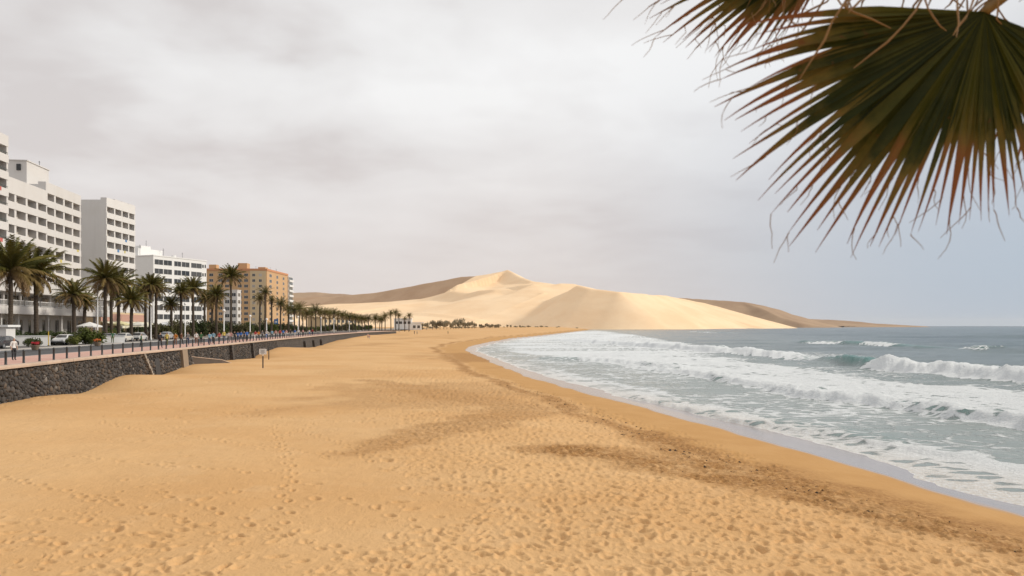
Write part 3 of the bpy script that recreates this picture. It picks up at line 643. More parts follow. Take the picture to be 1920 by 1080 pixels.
def build_wall():
    root = empty('sea_wall', (float(XW(60)), 60, 0)); tag(root, 'dark basalt rubble retaining wall between the promenade and the sand', 'wall'); inv = Matrix.Translation(-root.location)
    Ys = np.concatenate([np.arange(-80, 150, 1.0), np.arange(150, 399, 3)]); v = []; f = []
    for Y in Ys:
        for z in (PZ - .2, 1.6, -.6): p, n = wall_pt(Y, z, -.10); v.append(inv @ p)
        v.append(inv @ Vector((float(XW(Y)) - 1.2, Y, -.6))); v.append(inv @ Vector((float(XW(Y)) - 1.2, Y, PZ - .301)))
    k = 5
    for i in range(len(Ys) - 1):
        for j in range(k): a = i * k + j; b = i * k + (j + 1) % k; f.append((a, a + k, b + k, b))
    n = len(v); f += [tuple(range(k)), tuple(range(n - 1, n - k - 1, -1))]
    ob('wall_core', me_from('wall_core', v, f, M_CORE), root)
    # coping: long slabs, each a piece of its own
    mb_cache = 0; Y = 40.0
    while Y < 396:
        L = 2.4 if Y < 130 else 12.0; mb = MB(); st = 3; a = []
        for s in range(st + 1):
            yy = Y + (L - .02) * s / st; x = float(XW(yy)); j = random.uniform(-.008, .008) if s in (0, st) else 0
            a.append([(x - .44, yy, PZ - .22), (x + .15 + j, yy, PZ - .22), (x + .165 + j, yy, PZ - .10), (x + .14 + j, yy, PZ + .012), (x - .44, yy, PZ + .012)])
        vs = [inv @ Vector(p) for r in a for p in r]; fs = []
        for s in range(st):
            for j in range(5): fs.append((s * 5 + j, s * 5 + (j + 1) % 5, s * 5 + 5 + (j + 1) % 5, s * 5 + 5 + j))
        fs += [(4, 3, 2, 1, 0), tuple(st * 5 + i for i in range(5))]
        ob('coping_slab', me_from('coping_slab', vs, fs, M_COPE), root); Y += L
    # stones
    rr = random.Random(11); variants = []
    for q in range(9):
        n = 7; vs = [(0, 0, .5 + rr.uniform(-.08, .1))]; 
        rad = [rr.uniform(.85, 1.12) for _ in range(n)]
        for lev, (rf, h) in enumerate(((.55, .40), (.92, .12), (.98, -.25))):
            for i in range(n):
                a = 2 * math.pi * (i + .15 * lev) / n; vs.append((math.cos(a) * rad[i] * rf * .5, math.sin(a) * rad[i] * rf * .5, h + rr.uniform(-.05, .05)))
        fs = [(0, 1 + i, 1 + (i + 1) % n) for i in range(n)]
        for l in range(2):
            for i in range(n): fs.append((1 + l * n + i, 1 + (l + 1) * n + i, 1 + (l + 1) * n + (i + 1) % n, 1 + l * n + (i + 1) % n))
        variants.append(me_from('stone', vs, fs, M_STONE, True))
    rest = MB(); spots = []; cells = {}
    def far_enough(y, z, r):
        ci, cj = int(y / .6), int(z / .6)
        for a in (-1, 0, 1):
            for b in (-1, 0, 1):
                for (yy, zz, r2) in cells.get((ci + a, cj + b), ()):
                    if (yy - y) ** 2 + (zz - z) ** 2 < ((r + r2) * .86) ** 2: return False
        return True
    for rmin, rmax, tries in ((.17, .25, 9000), (.12, .17, 20000), (.075, .11, 26000)):
        for _ in range(tries):
            Y = 43 + 105 * rr.random(); zc = rr.uniform(.1, PZ - .3); r = rr.uniform(rmin, rmax)
            if zc < ZW(Y) - .35 or zc + r > PZ - .2 or not far_enough(Y, zc, r): continue
            cells.setdefault((int(Y / .6), int(zc / .6)), []).append((Y, zc, r)); spots.append((Y, zc, r * 2.05, r * 2.0))
    spots.sort(key=lambda s: (s[0] - 46.5) / s[2] if s[0] > 46.5 else 900)
    for i, (Y, zc, w, h) in enumerate(spots):
        p, n = wall_pt(Y, zc, -.06); tg = Vector((n.y, -n.x, 0)) * -1; up = n.cross(tg)
        dep = rr.uniform(.20, .34); roll = rr.uniform(-3.1, 3.1)
        M = Matrix((tg, up, n)).transposed().to_4x4(); M = Matrix.Translation(inv @ p) @ M @ Matrix.Rotation(roll, 4, 'Z') @ Matrix.Diagonal((w * rr.uniform(1.0, 1.22), h * rr.uniform(.95, 1.12), dep, 1))
        me = variants[rr.randrange(9)]
        if i < 300:
            o = ob('stone', me, root); o.matrix_local = M
        else:
            rest.add([M @ vv.co for vv in me.vertices], [tuple(pg.vertices) for pg in me.polygons])
    o = rest.build('stone_facing', M_STONE, root, True); o['kind'] = 'stuff'
    # pilasters, joints, a pale block seam and a flat dark panel painted for a recess's shade
    def on_face(name, px, width, z0, z1, out, mat, lean=0.0, label=None):
        Y = y_at(px, 0); mb = MB(); a = []
        for z in (z0, z1):
            yy = Y + lean * (PZ - z)
            for dy in (0, width):
                for oo in (-.15, out): a.append(inv @ wall_pt(yy + dy, z, oo)[0])
        mb.add(a, [(0, 2, 3, 1), (4, 5, 7, 6), (0, 1, 5, 4), (2, 6, 7, 3), (0, 4, 6, 2), (1, 3, 7, 5)])
        o = mb.build(name, mat, root)
        if label: o['label'] = label
        return o
    on_face('pilaster', 338, 1.9, 0, PZ - .23, .34, M_CONC, label='tan concrete pilaster against the dark stones')
    Y0 = y_at(268, 0)
    for i in range(10):
        z1 = PZ - .24 - i * .26; Yb = Y0 + i * .22; mb = MB(); a = []
        for z in (z1 - .245, z1):
            for dy in (0, .42):
                for oo in (-.1, .20 + .10 * rr.random()): a.append(inv @ wall_pt(Yb + dy, z, oo)[0])
        mb.add(a, [(0, 2, 3, 1), (4, 5, 7, 6), (0, 1, 5, 4), (2, 6, 7, 3), (0, 4, 6, 2), (1, 3, 7, 5)])
        mb.build('seam_block', M_PALE, root)
    on_face('recess_shade', 289, 1.4, .1, 2.5, .10, M_DARK)
    for px in (430, 470, 569, 586, 600): on_face('buttress', px, 1.0 + (px > 500) * 1.5, -.2, PZ - .23 - (.9 if px > 560 else 0), .45, M_CORE)
build_wall()

def build_slipway():
    p0 = Vector((*PD(363, 670, 92.6).xy, 2.1)); p1 = Vector((*PD(414, 676, 95.6).xy, 1.62)); p2 = Vector((*PD(437, 684, 97.8).xy, .95))
    root = empty('slipway_wall', (p0.x, p0.y, 0)); tag(root, 'low sloping concrete side wall running out from the sea wall onto sand', 'wall')
    mb = MB(); cp = MB(); pts = [p0 - (p1 - p0) * .3, p0, p1, p2]; pts[0].z = 2.3
    dirn = (p2 - p0).to_2d().normalized(); nn = Vector((dirn.y, -dirn.x, 0)) * .22
    for m_, t0, t1, w in ((mb, -.5, 0, 1.0), (cp, .003, .09, 1.25)):
        a = []
        for p in pts:
            zb = -.3 if m_ is mb else p.z + t0
            zt = p.z if m_ is mb else p.z + t1
            for s in (-1, 1):
                a += [Vector((p.x, p.y, zb)) + nn * s * w - root.location, Vector((p.x, p.y, zt)) + nn * s * w - root.location]
        fs = []
        for i in range(3):
            b = 4 * i; fs += [(b, b + 1, b + 5, b + 4), (b + 2, b + 6, b + 7, b + 3), (b + 1, b + 3, b + 7, b + 5), (b, b + 4, b + 6, b + 2)]
        fs += [(0, 2, 3, 1), (12, 13, 15, 14)]
        m_.add(a, fs)
    mb.build('wall_body', plain('slipway concrete', (.115, .09, .072), .9, .2, 1, .3), root); cp.build('coping_strip', M_COPE, root)
build_slipway()

def build_bollards():
    prof = [(.085, 0), (.095, .03), (.082, .06), (.075, .80), (.088, .82), (.088, .87), (.06, .93), (0.02, .95)]
    mb = MB(); n = 10; vs = []
    for r, z in prof: vs += [(r * math.cos(2 * math.pi * i / n), r * math.sin(2 * math.pi * i / n), z) for i in range(n)]
    fs = [(k * n + i, k * n + (i + 1) % n, (k + 1) * n + (i + 1) % n, (k + 1) * n + i) for k in range(len(prof) - 1) for i in range(n)] + [tuple((len(prof) - 1) * n + i for i in range(n))]
    mb.add(vs, fs); post = mb.mesh('post', M_BOLL, True)
    cb = MB(); cb.tube([(0, .07 + 2.36 * t, .80 - .05 * math.sin(math.pi * t)) for t in np.linspace(0, 1, 7)], .014, 5)
    cable = cb.mesh('cable', M_DARK)
    Y = 47.5; k = 0; first_in = 0
    while Y < 300:
        x = float(XW(Y)) - .62; p = Vector((x, Y, PZ)); Y2 = Y + 2.5 / math.sqrt(1 + (float(XW(Y + 2.5) - XW(Y)) / 2.5) ** 2); x2 = float(XW(Y2)) - .62
        ang = math.atan2(Y2 - Y, x2 - x) - math.pi / 2
        e = empty('bollard', p, ang); px = 960 + x / Y * FPX
        if px > 0: k += 1
        if 1 <= k <= 30: lab = f'dark grey bollard on the sea wall edge, {ORD[k]} from the left of the picture'
        elif k == 0: lab = 'dark grey bollard on the sea wall edge just outside the left of the picture'
        else: lab = 'tiny dark bollard in the far line along the sea wall'
        tag(e, lab, 'bollard', 'bollards along the sea wall')
        ob('post', post, e); ob('cable', cable, e); Y = Y2
build_bollards()

def build_lamps():
    globe = NT('lamp globe'); globe.out((.82, .81, .78), .35); GL = globe.m
    for k, (px, hy, kind) in enumerate([(183, 533, 1), (283, 573, 0), (347, 571, 0), (420, 584, 0), (469, 594, 0), (500, 600, 0), (559, 595, 0), (602, 597, 0), (626, 599, 0), (655, 604, 0)]):
        off = 19.0 if k < 3 else 6.6
        Y = y_at(px, off) if k else 118.0; x = (px - 960) / FPX * Y; top = CAMZ - (hy - HOR) / FPX * Y
        e = empty('street_lamp', (x, Y, PZ)); h = top - PZ
        near = {183: 'tall white street lamp with flat round head beside the white hotel', 283: 'white globe street lamp between the palms left of the dark walker', 347: 'white globe street lamp standing behind the road in front of the white block',
                420: 'white globe street lamp just left of the tallest middle palm', 469: 'white globe street lamp below the left face of the orange block', 500: 'white globe street lamp below the right face of the orange block', 559: 'white globe street lamp just past the orange block'}
        tag(e, near.get(px, 'small white globe street lamp in front of the far palm row'), 'street lamp', 'white street lamps along the coast road')
        mb = MB(); mb.tube([(0, 0, 0), (0, 0, .5), (0, 0, .52), (0, 0, h - .1)], [.16, .15, .10, .07], 10); mb.build('pole', M_WHITE, e, True)
        if kind:
            hd = MB(); hd.tube([(0, 0, h - .12), (0, 0, h - .02), (0, 0, h + .14), (0, 0, h + .2)], [.12, .75, .68, .2], 18); hd.build('lamp_head', M_WHITE, e, True)
        else:
            hd = MB(); hd.tube([(0, 0, h - .1), (0, 0, h - .02), (0, 0, h + .14), (0, 0, h + .32), (0, 0, h + .42)], [.08, .2, .27, .2, .04], 12); hd.build('lamp_globe', GL, e, True)
build_lamps()

def build_beach_signs():
    x, Y = P(493, 690, 1.05); z = float(beach_height(np.array([x]), np.array([Y]))[0][0])
    e = empty('beach_sign', (x, Y, z - .1)); tag(e, 'white notice board on a dark post standing in the sand', 'sign')
    mb = MB(); mb.tube([(0, 0, 0), (0, 0, 1.5)], .075, 8); mb.build('post', M_DARK, e)
    mb = MB(); mb.tube([(0, .02, 1.45), (0, .02, 2.35)], .035, 8); mb.build('upper_post', M_WHITE, e)
    mb = MB(); mb.box(-.42, .42, -.06, -.02, 1.72, 2.36); b = mb.build('board', M_WHITE, e)
    mb = MB()
    for i, (w, zz) in enumerate(((.30, 2.22), (.24, 2.10), (.33, 1.98), (.2, 1.86))): mb.box(-w, w - .06, -.066, -.062, zz - .028, zz + .028)
    mb.build('lettering', plain('sign print', (.12, .14, .17), .7), b)
    x, Y = P(504, 673, 1.1); z = float(beach_height(np.array([x]), np.array([Y]))[0][0])
    e = empty('beach_post', (x, Y, z - .1)); tag(e, 'bare dark post in the sand behind the white notice board', 'post')
    mb = MB(); mb.tube([(0, 0, 0), (0, 0, 1.75), (0, 0, 1.8)], [.07, .065, .03], 8); mb.build('post', M_DARK, e)
    mb = MB(); mb.tube([(0, 0, 1.5), (0, 0, 1.56)], .085, 8); mb.build('collar', M_DARK, e)
build_beach_signs()

def build_seaweed():
    """bits of weed and small stones left along the tide line"""
    rr = random.Random(21); mb = MB()
    Yv = []
    for _ in range(700):
        Y = 13 + 60 * rr.random() ** 1.6; line = np.interp(Y, [10, 18, 23, 27, 36, 54, 67, 80], [3.0, 3.4, 3.7, 5.2, 5.2, 5.0, 5.4, 5]); d = line + .35 * 4.2 * float(fbm(np.array([Y / 9]), np.array([(float(XS(Y)) - line) / 30]), 41, 3)[0]) + abs(rr.gauss(0, 1.7)) - .7
        x = float(XS(Y)) - d; z = float(beach_height(np.array([x]), np.array([Y]))[0][0]); s = rr.choice((.022, .025, .03, .032, .04, .045, .062)) * (.8 if Y < 25 else 1.15)
        n = 6; a0 = rr.uniform(0, 6); el = rr.uniform(1, 2.2); vs = [(x, Y, z + s * rr.uniform(.35, .6))]
        for i in range(n):
            a = 2 * math.pi * i / n; r = s * rr.uniform(.7, 1.2); u, v = math.cos(a) * r * el, math.sin(a) * r
            vs.append((x + u * math.cos(a0) - v * math.sin(a0), Y + u * math.sin(a0) + v * math.cos(a0), z - .02))
        mb.add(vs, [(0, 1 + i, 1 + (i + 1) % n) for i in range(n)])
    tag(mb.build('seaweed_bits', plain('dry weed', (.050, .028, .014), .9, .5, 8)), 'dark scraps of seaweed strewn along the tide line', 'seaweed', kind='stuff')
build_seaweed()
# ================================================================== buildings
def render_material(name, c):
    """painted render with faint run-off streaks and blotches"""
    t = NT(name); v = t.coords((1, 1, 1)); st = t.noise(t.coords((1.1, 1.1, .06)), 1.0, 5, .65); bl = t.noise(t.coords((.18, .18, .18)), 1.0, 5, .6)
    k = t.mix(t.ramp01(st, .5, .8, 0, .30), c, tuple(x * .72 for x in c)); k = t.mix(t.ramp01(bl, .45, .75, 0, .35), k, tuple(x * y for x, y in zip(c, (.86, .83, .79))))
    t.out(k, .88); return t.m
M_RENDER = render_material('white render', (.60, .575, .55)); M_RENDER2 = render_material('grey white render', (.66, .64, .615))
M_BACK = plain('balcony wall', (.66, .60, .54), .85, .12, .3)
M_ORANGE = plain('orange render', (.53, .335, .175), .85, .08, .1)
M_TERRA = plain('terracotta edge', (.52, .24, .12), .85, .1, .5)
M_TAN = plain('tan render', (.58, .45, .28), .85, .08, .2)
def glass_material(name, c, var=.5):
    t = NT(name); oi = t.n('ShaderNodeObjectInfo')
    col = t.mix(t.math('MULTIPLY', oi.outputs['Random'], var), c, (.16, .15, .14))
    t.out(col, .12); t.val(t.b.inputs['Specular IOR Level'], .6); return t.m
M_GLASS = glass_material('window glass', (.022, .026, .030)); M_GLASSB = glass_material('bluish window glass', (.05, .085, .10), .2)
M_CURT = plain('curtain', (.42, .38, .34), .9, .3, 1)
M_FRAME = plain('window frame', (.60, .59, .57), .5, .05)
M_RAIL = plain('balcony rail', (.05, .075, .07), .4, .2)

def frame_of(A, B):
    """origin and angle of a facade that runs from A to B (its outside is the local -y side)"""
    return math.atan2(B[1] - A[1], B[0] - A[0])

def window_part(parent, cx, y, z0, w, h, glass, axis='x', cache={}, split=2, name='window'):
    """a framed window standing 4 cm proud of the plane it sits on; its panes are sub-parts"""
    key = ('w', round(w, 2), round(h, 2), split)
    if key not in cache:
        mb = MB(); t = .06
        mb.box(-w / 2, w / 2, -.05, 0, 0, t); mb.box(-w / 2, w / 2, -.05, 0, h - t, h); mb.box(-w / 2, -w / 2 + t, -.05, 0, t, h - t); mb.box(w / 2 - t, w / 2, -.05, 0, t, h - t)
        for i in range(1, split): x = -w / 2 + w * i / split; mb.box(x - .03, x + .03, -.05, 0, t, h - t)
        pn = MB(); pw = (w - 2 * t) / 1.0; pn.box(-pw / 2, pw / 2, -.02, -.004, t, h - t)
        cache[key] = (mb.mesh('window', M_FRAME), {})
        cache[key][1]['b'] = pn
    fm, panes = cache[key]
    if glass.name not in panes: panes[glass.name] = panes['b'].mesh('pane', glass)
    o = ob(name, fm, parent, (cx, y, z0) if axis == 'x' else (y, cx, z0), None if axis == 'x' else (0, 0, -math.pi / 2))
    ob('pane', panes[glass.name], o); return o

def balcony_block(root, x0, bays, floors, roof, depth, y0=0.0, rec=1.5, base=PZ, wall=None, para=1.05, sill_out=.0, rails=False, seed=0, end_wall=0.5, fh=3.0, fin=.75):
    """a slab of recessed balconies: shell, then one parapet and one glazed door per bay and floor"""
    rr = random.Random(seed); wall = wall or M_RENDER; L = sum(bays); mb = MB(); xs = [x0]
    for b in bays: xs.append(xs[-1] + b)
    top = floors[0] + fh - .45
    mb.box(x0, xs[-1], y0 + rec, y0 + depth, base, roof - .6)                                   # core
    mb.box(x0, xs[-1], y0 - .02, y0 + rec - .004, top, roof)                                     # attic band over the top row
    mb.box(x0 + .02, xs[-1] - .02, y0 + rec - .004, y0 + depth, roof - .6, roof - .55)
    for k, x in enumerate(xs):
        w = fin if 0 < k < len(xs) - 1 else fin * .7
        xa, xb = (x, x + w) if k == 0 else ((x - w, x) if k == len(xs) - 1 else (x - w / 2, x + w / 2))
        mb.box(xa, xb, y0 + .05, y0 + rec, base, top)                                           # fins
    wall_o = mb.build('wall', wall, root)
    for z in floors:
        sb = MB()
        for k in range(len(bays)): sb.box(xs[k] + .13, xs[k + 1] - .13, y0 + .12, y0 + rec - .003, z - .2, z)
        sb.build('floor_slab', wall, root)
    pm = {}; gm = {}
    for k, b in enumerate(bays):
        if round(b, 2) not in pm:
            q = MB(); q.box(0.0, b - .012, -.06 - sill_out, .10, -.36, para); pm[round(b, 2)] = q.mesh('parapet', wall)
            q = MB(); q.box(.18, b - .18, 0, .02, 0.0, 2.5); gm[round(b, 2)] = q.mesh('back_panel', M_BACK)
        for z in floors:
            ob('parapet', pm[round(b, 2)], root, (xs[k] + .006, y0, z))
            ob('back_panel', gm[round(b, 2)], root, (xs[k], y0 + rec - .028, z + .002))
            cx = xs[k] + b * rr.choice((.42, .5, .58)); w = rr.choice((1.2, 1.5, 1.8)) if b > 3.3 else 1.2
            window_part(root, cx, y0 + rec - .03, z + .01, min(w, b - .6), 2.15, rr.choice((M_GLASS, M_GLASS, M_CURT, M_GLASSB if seed == 3 else M_GLASS)), name='balcony_door')
            if rr.random() < .12:
                q = MB(); tw = rr.uniform(.6, 1.0); q.box(0, tw, -.09 - sill_out, .13, para + .004, para + .03); q.box(0, tw, -.09 - sill_out, -.065 - sill_out, para - rr.uniform(.4, .7), para + .004)
                q.build('towel', plain('towel', rr.choice(((.10, .22, .42), (.50, .12, .10), (.55, .45, .12), (.62, .60, .56), (.12, .32, .26))), .9, .1), root, loc=(xs[k] + rr.uniform(.6, b - 1.6), y0, z))
            if rr.random() < .5:
                q = MB(); q.box(-.25, .25, -.25, .25, .40, .46); q.box(-.25, .25, .2, .25, .46, .95)
                for ax in (-.22, .18):
                    for ay in (-.22, .18): q.box(ax, ax + .04, ay, ay + .04, 0, .40)
                q.build('balcony_chair', rr.choice((M_WHITE, M_DARK, M_RAIL)), root, loc=(xs[k] + rr.uniform(.8, b - .8), y0 + .75, z + .003), rot=(0, 0, rr.uniform(-1, 1)))
            if rails:
                q = MB()
                for i in range(9): q.box(.2 + i * (b - .4) / 8.2, .235 + i * (b - .4) / 8.2, .02, .05, para, para + .42)
                q.box(.15, b - .15, .0, .07, para + .40, para + .45); q.build('railing', M_RAIL, root, loc=(xs[k], y0, z))
    return wall_o

def antenna(root, x, y, z, h):
    mb = MB(); mb.tube([(0, 0, 0), (0, 0, h)], .05, 6); mb.box(-.5, .5, -.02, .02, h * .8, h * .8 + .04); mb.box(-.3, .3, -.02, .02, h * .92, h * .92 + .04); mb.build('antenna', M_DARK, root, loc=(x, y, z))

def build_hotels():
    # nearest slab, only its end is in the picture
    A = (-87.0, 112.0); B = (-89.7, 133.0); r = empty('hotel_tower', (*A, PZ), frame_of(A, B)); L = math.dist(A, B)
    tag(r, 'tall white balcony tower cut by the left edge of the picture', 'building')
    balcony_block(r, 0, [L / 5] * 5, [35.3 - PZ - 3 * i for i in range(8)], 39.8 - PZ, 14, base=0, rails=True, seed=1, rec=1.7)
    # long hotel
    A = (-94.6, 139.0); B = (-99.8, 173.5); L = math.dist(A, B); ang = frame_of(A, B)
    r = empty('beach_hotel', (*A, PZ), ang); tag(r, 'long white hotel with rows of recessed balconies and a rooftop block', 'building')
    h = L / 2
    balcony_block(r, 0, [h / 4] * 4, [28.6 - PZ - 3 * i for i in range(6)], 34.2 - PZ, 15, base=0, seed=2)
    balcony_block(r, h + .01, [h / 4] * 4, [31.4 - PZ - 3 * i for i in range(8)], 36.2 - PZ, 15.5, y0=.35, base=0, seed=4)
    mb = MB(); mb.box(18.5, 28.5, 4.5, 12, 31.5 - PZ, 40.6 - PZ); mb.box(18.3, 28.7, 4.3, 12.2, 40.61 - PZ, 40.8 - PZ); mb.build('rooftop_block', M_RENDER, r)
    mb = MB(); mb.box(18.28, 18.5, 5.6, 6.4, 38.6 - PZ, 39.9 - PZ); mb.build('vent', M_DARK, r)
    antenna(r, 27.5, 6, 40.8 - PZ, 1.7)
    for x, y, h in ((3, 6, 33.66 - PZ), (8, 8, 33.66 - PZ), (12.5, 5, 33.66 - PZ), (30.5, 5, 35.66 - PZ), (33, 9, 35.66 - PZ)):
        q = MB(); q.box(-.9, .9, -.6, .6, 0, 1.4); q.box(-.95, .95, -.65, .65, 1.403, 1.48); q.build('roof_unit', M_FRAME, r, loc=(x, y, h))
    antenna(r, 5, 7, 33.66 - PZ, 3.2); antenna(r, 31.5, 7, 35.66 - PZ, 2.6)
    # end tower
    A = (-103.2, 190.0); B = (-103.2, 204.5); r = empty('hotel_end_tower', (*A, PZ), frame_of(A, B)); tag(r, 'white tower with a blank side wall at the end of the hotel', 'building')
    L = math.dist(A, B)
    balcony_block(r, 0, [L * .28, L * .25, L * .24, L * .23], [33.9 - PZ - 3 * i for i in range(10)], 38.7 - PZ, 16, base=0, seed=3, wall=M_RENDER2, fin=.55)
    mb = MB()
    for i in range(3): mb.box(L * (.28 + .24 * i) + .05, L * (.5 + .24 * i), .1, 1.5, 38.71 - PZ, 38.95 - PZ)
    mb.build('roof_kerb', M_RENDER, r)
    # podium
    A = (-71.8, 94.0); B = (-82.9, 153.0); L = math.dist(A, B); r = empty('hotel_podium', (*A, PZ), frame_of(A, B)); tag(r, 'two storey white hotel podium with glazed terraces behind the near palms', 'building')
    mb = MB(); n = 11; bw = L / n
    mb.box(0, L, 4.0, 22, 0, 9.7); mb.box(0, L, 1.6, 4.0 - .003, 4.35, 5.5); mb.box(-.2, L + .2, -.9, 4.0, 7.7, 9.85); mb.box(-.2, L + .2, -.7, 1.595, 4.4, 5.6)
    mb.build('wall', M_RENDER, r)
    col = MB(); col.box(-.22, .22, -.22, .22, 0, 4.395); colm = col.mesh('column', M_RENDER); c2 = MB(); c2.box(-.14, .14, -.14, .14, 5.605, 7.695); c2m = c2.mesh('column', M_RENDER)
    for i in range(n + 1): ob('column', colm, r, (i * bw, .6, 0)); ob('column', c2m, r, (i * bw, .2, 0))
    for i in range(n):
        window_part(r, (i + .5) * bw, 3.99, .1, bw * .62, 3.6, M_GLASS, name='shop_window', split=3); window_part(r, (i + .5) * bw, 3.98, 5.75, bw * .7, 1.85, M_GLASS, name='window', split=3)
        q = MB(); q.box(.2, bw - .2, -.02, .05, .82, .9); q.box(.2, bw - .2, -.02, .05, .08, .14)
        for j in range(13): x = .3 + j * (bw - .6) / 12; q.box(x - .03, x + .03, -.01, .04, .14, .82)
        q.build('balustrade', M_WHITE, r, loc=(i * bw, -.45, 5.6))
    # white hotel with ribbon windows
    A = (-117.2, 244.0); B = (-108.6, 265.5); L = math.dist(A, B); r = empty('ribbon_window_hotel', (*A, PZ), frame_of(A, B)); tag(r, 'white block with dark ribbon windows and a cluttered flat roof', 'building')
    H = 28.9 - PZ; mb = MB(); mb.box(0, L, 0, 26, 0, H); mb.box(-.15, L + .15, -.15, 26.15, H + .003, H + .35); mb.build('wall', M_WHITE, r)
    for i in range(7):
        z = H - 2.75 - 3 * i
        for a, b in ((.02, .17), (.18, .33), (.37, .50), (.51, .66), (.69, .90)): window_part(r, L * (a + b) / 2, -.002, z, L * (b - a), 1.75, M_GLASS, split=2)
        window_part(r, L * .925, -.002, z + .3, .8, 1.2, M_GLASS, split=1); window_part(r, L * .972, -.002, z + .3, .7, 1.3, M_GLASS, split=1)
    mb = MB(); mb.box(3, 13, 10, 18, H + .36, H + 3.2); mb.box(5, 9, 11, 17, H + 3.21, H + 4.3); mb.build('rooftop_block', M_WHITE, r)
    for x, y, h in ((3.2, 9.5, 4), (8, 12, 6), (14, 12, 3), (18, 6, 2.5), (12.5, 9, 3.6)): antenna(r, x, y, H + .36, h)
    mb = MB(); mb.tube([(0, 0, 0), (0, 0, 1.4), (0, 0, 1.5)], [.8, .8, .1], 14); mb.build('water_tank', M_WHITE, r, loc=(16, 8, H + .36))
    # orange block
    A = (-134.0, 408.0); B = (-135.2, 450.0); L = math.dist(A, B); r = empty('orange_apartment_block', (*A, PZ), frame_of(A, B)); tag(r, 'orange apartment block with a terracotta roof edge and white corner balconies', 'building')
    H = 36.2 - PZ; mb = MB(); mb.box(0, L, 0, 33, 0, H); mb.build('wall', M_ORANGE, r)
    mb = MB(); mb.box(-.3, L + .3, -.3, 33.3, H + .003, H + 1.1); mb.build('roof', M_TERRA, r)
    mb = MB(); mb.box(4, 9, 12, 17, H + 1.11, H + 4.4); mb.box(14, 19, 5, 9, H + 1.11, H + 3.0); mb.box(2, 6, 28, 32, H + 1.11, H + 3.4); mb.build('rooftop_block', M_ORANGE, r)
    for x, y in ((20, 4), (28, 3), (36, 5), (10, 9)): antenna(r, x, y, H + 1.11, 2.2)
    mb = MB(); mb.box(-.25, 0, .4, 9, 2, H - .1); mb.build('tan_bay', M_TAN, r)
    for i in range(10):
        z = H - 3.2 - 3.02 * i
        for cx in (7, 20, 33): window_part(r, cx, -.002, z, 3.4 if cx > 10 else 4.4, 1.7, M_GLASS, split=3)
        for cy in (3.4, 7.0): window_part(r, cy, -.252, z, 1.6, 1.5, M_CURT if (i + int(cy)) % 3 == 0 else M_GLASS, axis='y')
        for cy in (11.2, 14.6, 21.5, 25, 30): window_part(r, cy, -.002, z, 2.2, 1.6, M_GLASS, axis='y')
    for i in range(10):
        q = MB(); q.box(L + .004, L + 9, -1.2, 6, 0, .2); q.box(L + .004, L + 9, -1.25, -1.1, .2, 1.2); q.box(L + 8.9, L + 9.05, -1.25, 6, .2, 1.2); q.build('balcony', M_WHITE, r, loc=(0, 0, H - 3.6 - 3.02 * i))
        window_part(r, L + 4.6, -.7, H - 2.3 - 3.02 * i, 8, 1.6, M_GLASSB, split=4, name='balcony_glazing')
    mb = MB(); mb.box(L + .002, L + 8.6, -.6, 12, 0, H - .4); mb.build('corner_wall', M_RENDER2, r)
    # narrow white block before the orange one
    A = (-121.4, 330.0); B = (-121.6, 335.0); L = math.dist(A, B); r = empty('white_apartment_block', (*A, PZ), frame_of(A, B)); tag(r, 'narrow white apartment block standing in front of the orange block', 'building')
    H = 21.6 - PZ; mb = MB(); mb.box(0, L, 0, 6, 0, H); mb.box(-.1, L + .1, -.1, 6.1, H + .003, H + .4); mb.build('wall', M_RENDER, r)
    for i in range(5):
        z = H - 2.6 - 3.1 * i
        for cy in (1.6, 4.4): window_part(r, cy, -.002, z, 2.0, 1.6, M_GLASS, axis='y')
        window_part(r, 2.5, -.002, z, 3, 1.6, M_GLASS)
    # low white house at the end of the promenade
    A = (-88.5, 560.0); B = (-75.5, 561.2); L = math.dist(A, B); r = empty('white_beach_house', (*A, 3.0), frame_of(A, B)); tag(r, 'low two storey white house at the far end of the promenade', 'building')
    mb = MB(); mb.box(0, L, 0, 12, 0, 8.2); mb.box(-.4, L + .4, -.5, 12.4, 8.203, 8.6); mb.box(L + .003, L + 7, 2, 12, 0, 5.2); mb.box(L + .42, L + 9, 1.6, 12.3, 5.203, 5.8); mb.build('wall', M_WHITE, r)
    for i in range(4): window_part(r, 1.9 + i * 3.1, -.002, 4.4, 2.2, 2.0, M_GLASS)
    for i in range(2): window_part(r, L + 2 + i * 3.2, 1.998, 1.2, 2.0, 2.2, M_GLASS)
    # long low roofs behind the far palms
    A = (-118.0, 470.0); B = (-104.0, 520.0); L = math.dist(A, B); r = empty('low_arcade', (*A, PZ), frame_of(A, B)); tag(r, 'long low tan arcade half hidden behind the far palm row', 'building')
    mb = MB(); mb.box(0, L, 1, 12, 0, 7.6); mb.box(-.4, L + .4, -.5, 12.5, 7.603, 8.3); mb.build('wall', M_TAN, r)
    for i in range(9): window_part(r, 3.2 + i * 5.6, .998, 4.6, 3.2, 2.0, M_GLASS); window_part(r, 3.2 + i * 5.6, .998, .4, 3.4, 3.0, M_GLASS)
    # restaurant terrace under pale awnings
    A = (-83.5, 158.0); B = (-86.5, 184.0); L = math.dist(A, B); r = empty('terrace_restaurant', (*A, PZ), frame_of(A, B)); tag(r, 'low terrace restaurant with a pink wall and pale awnings between palms', 'building')
    mb = MB(); mb.box(0, L, 3.5, 12, 0, 5.6); mb.build('wall', M_TAN, r)
    mb = MB(); mb.box(0, L, 3.3, 3.496, 3.6, 5.2); mb.build('pink_band', plain('pink render', (.42, .24, .19), .85), r)
    mb = MB()
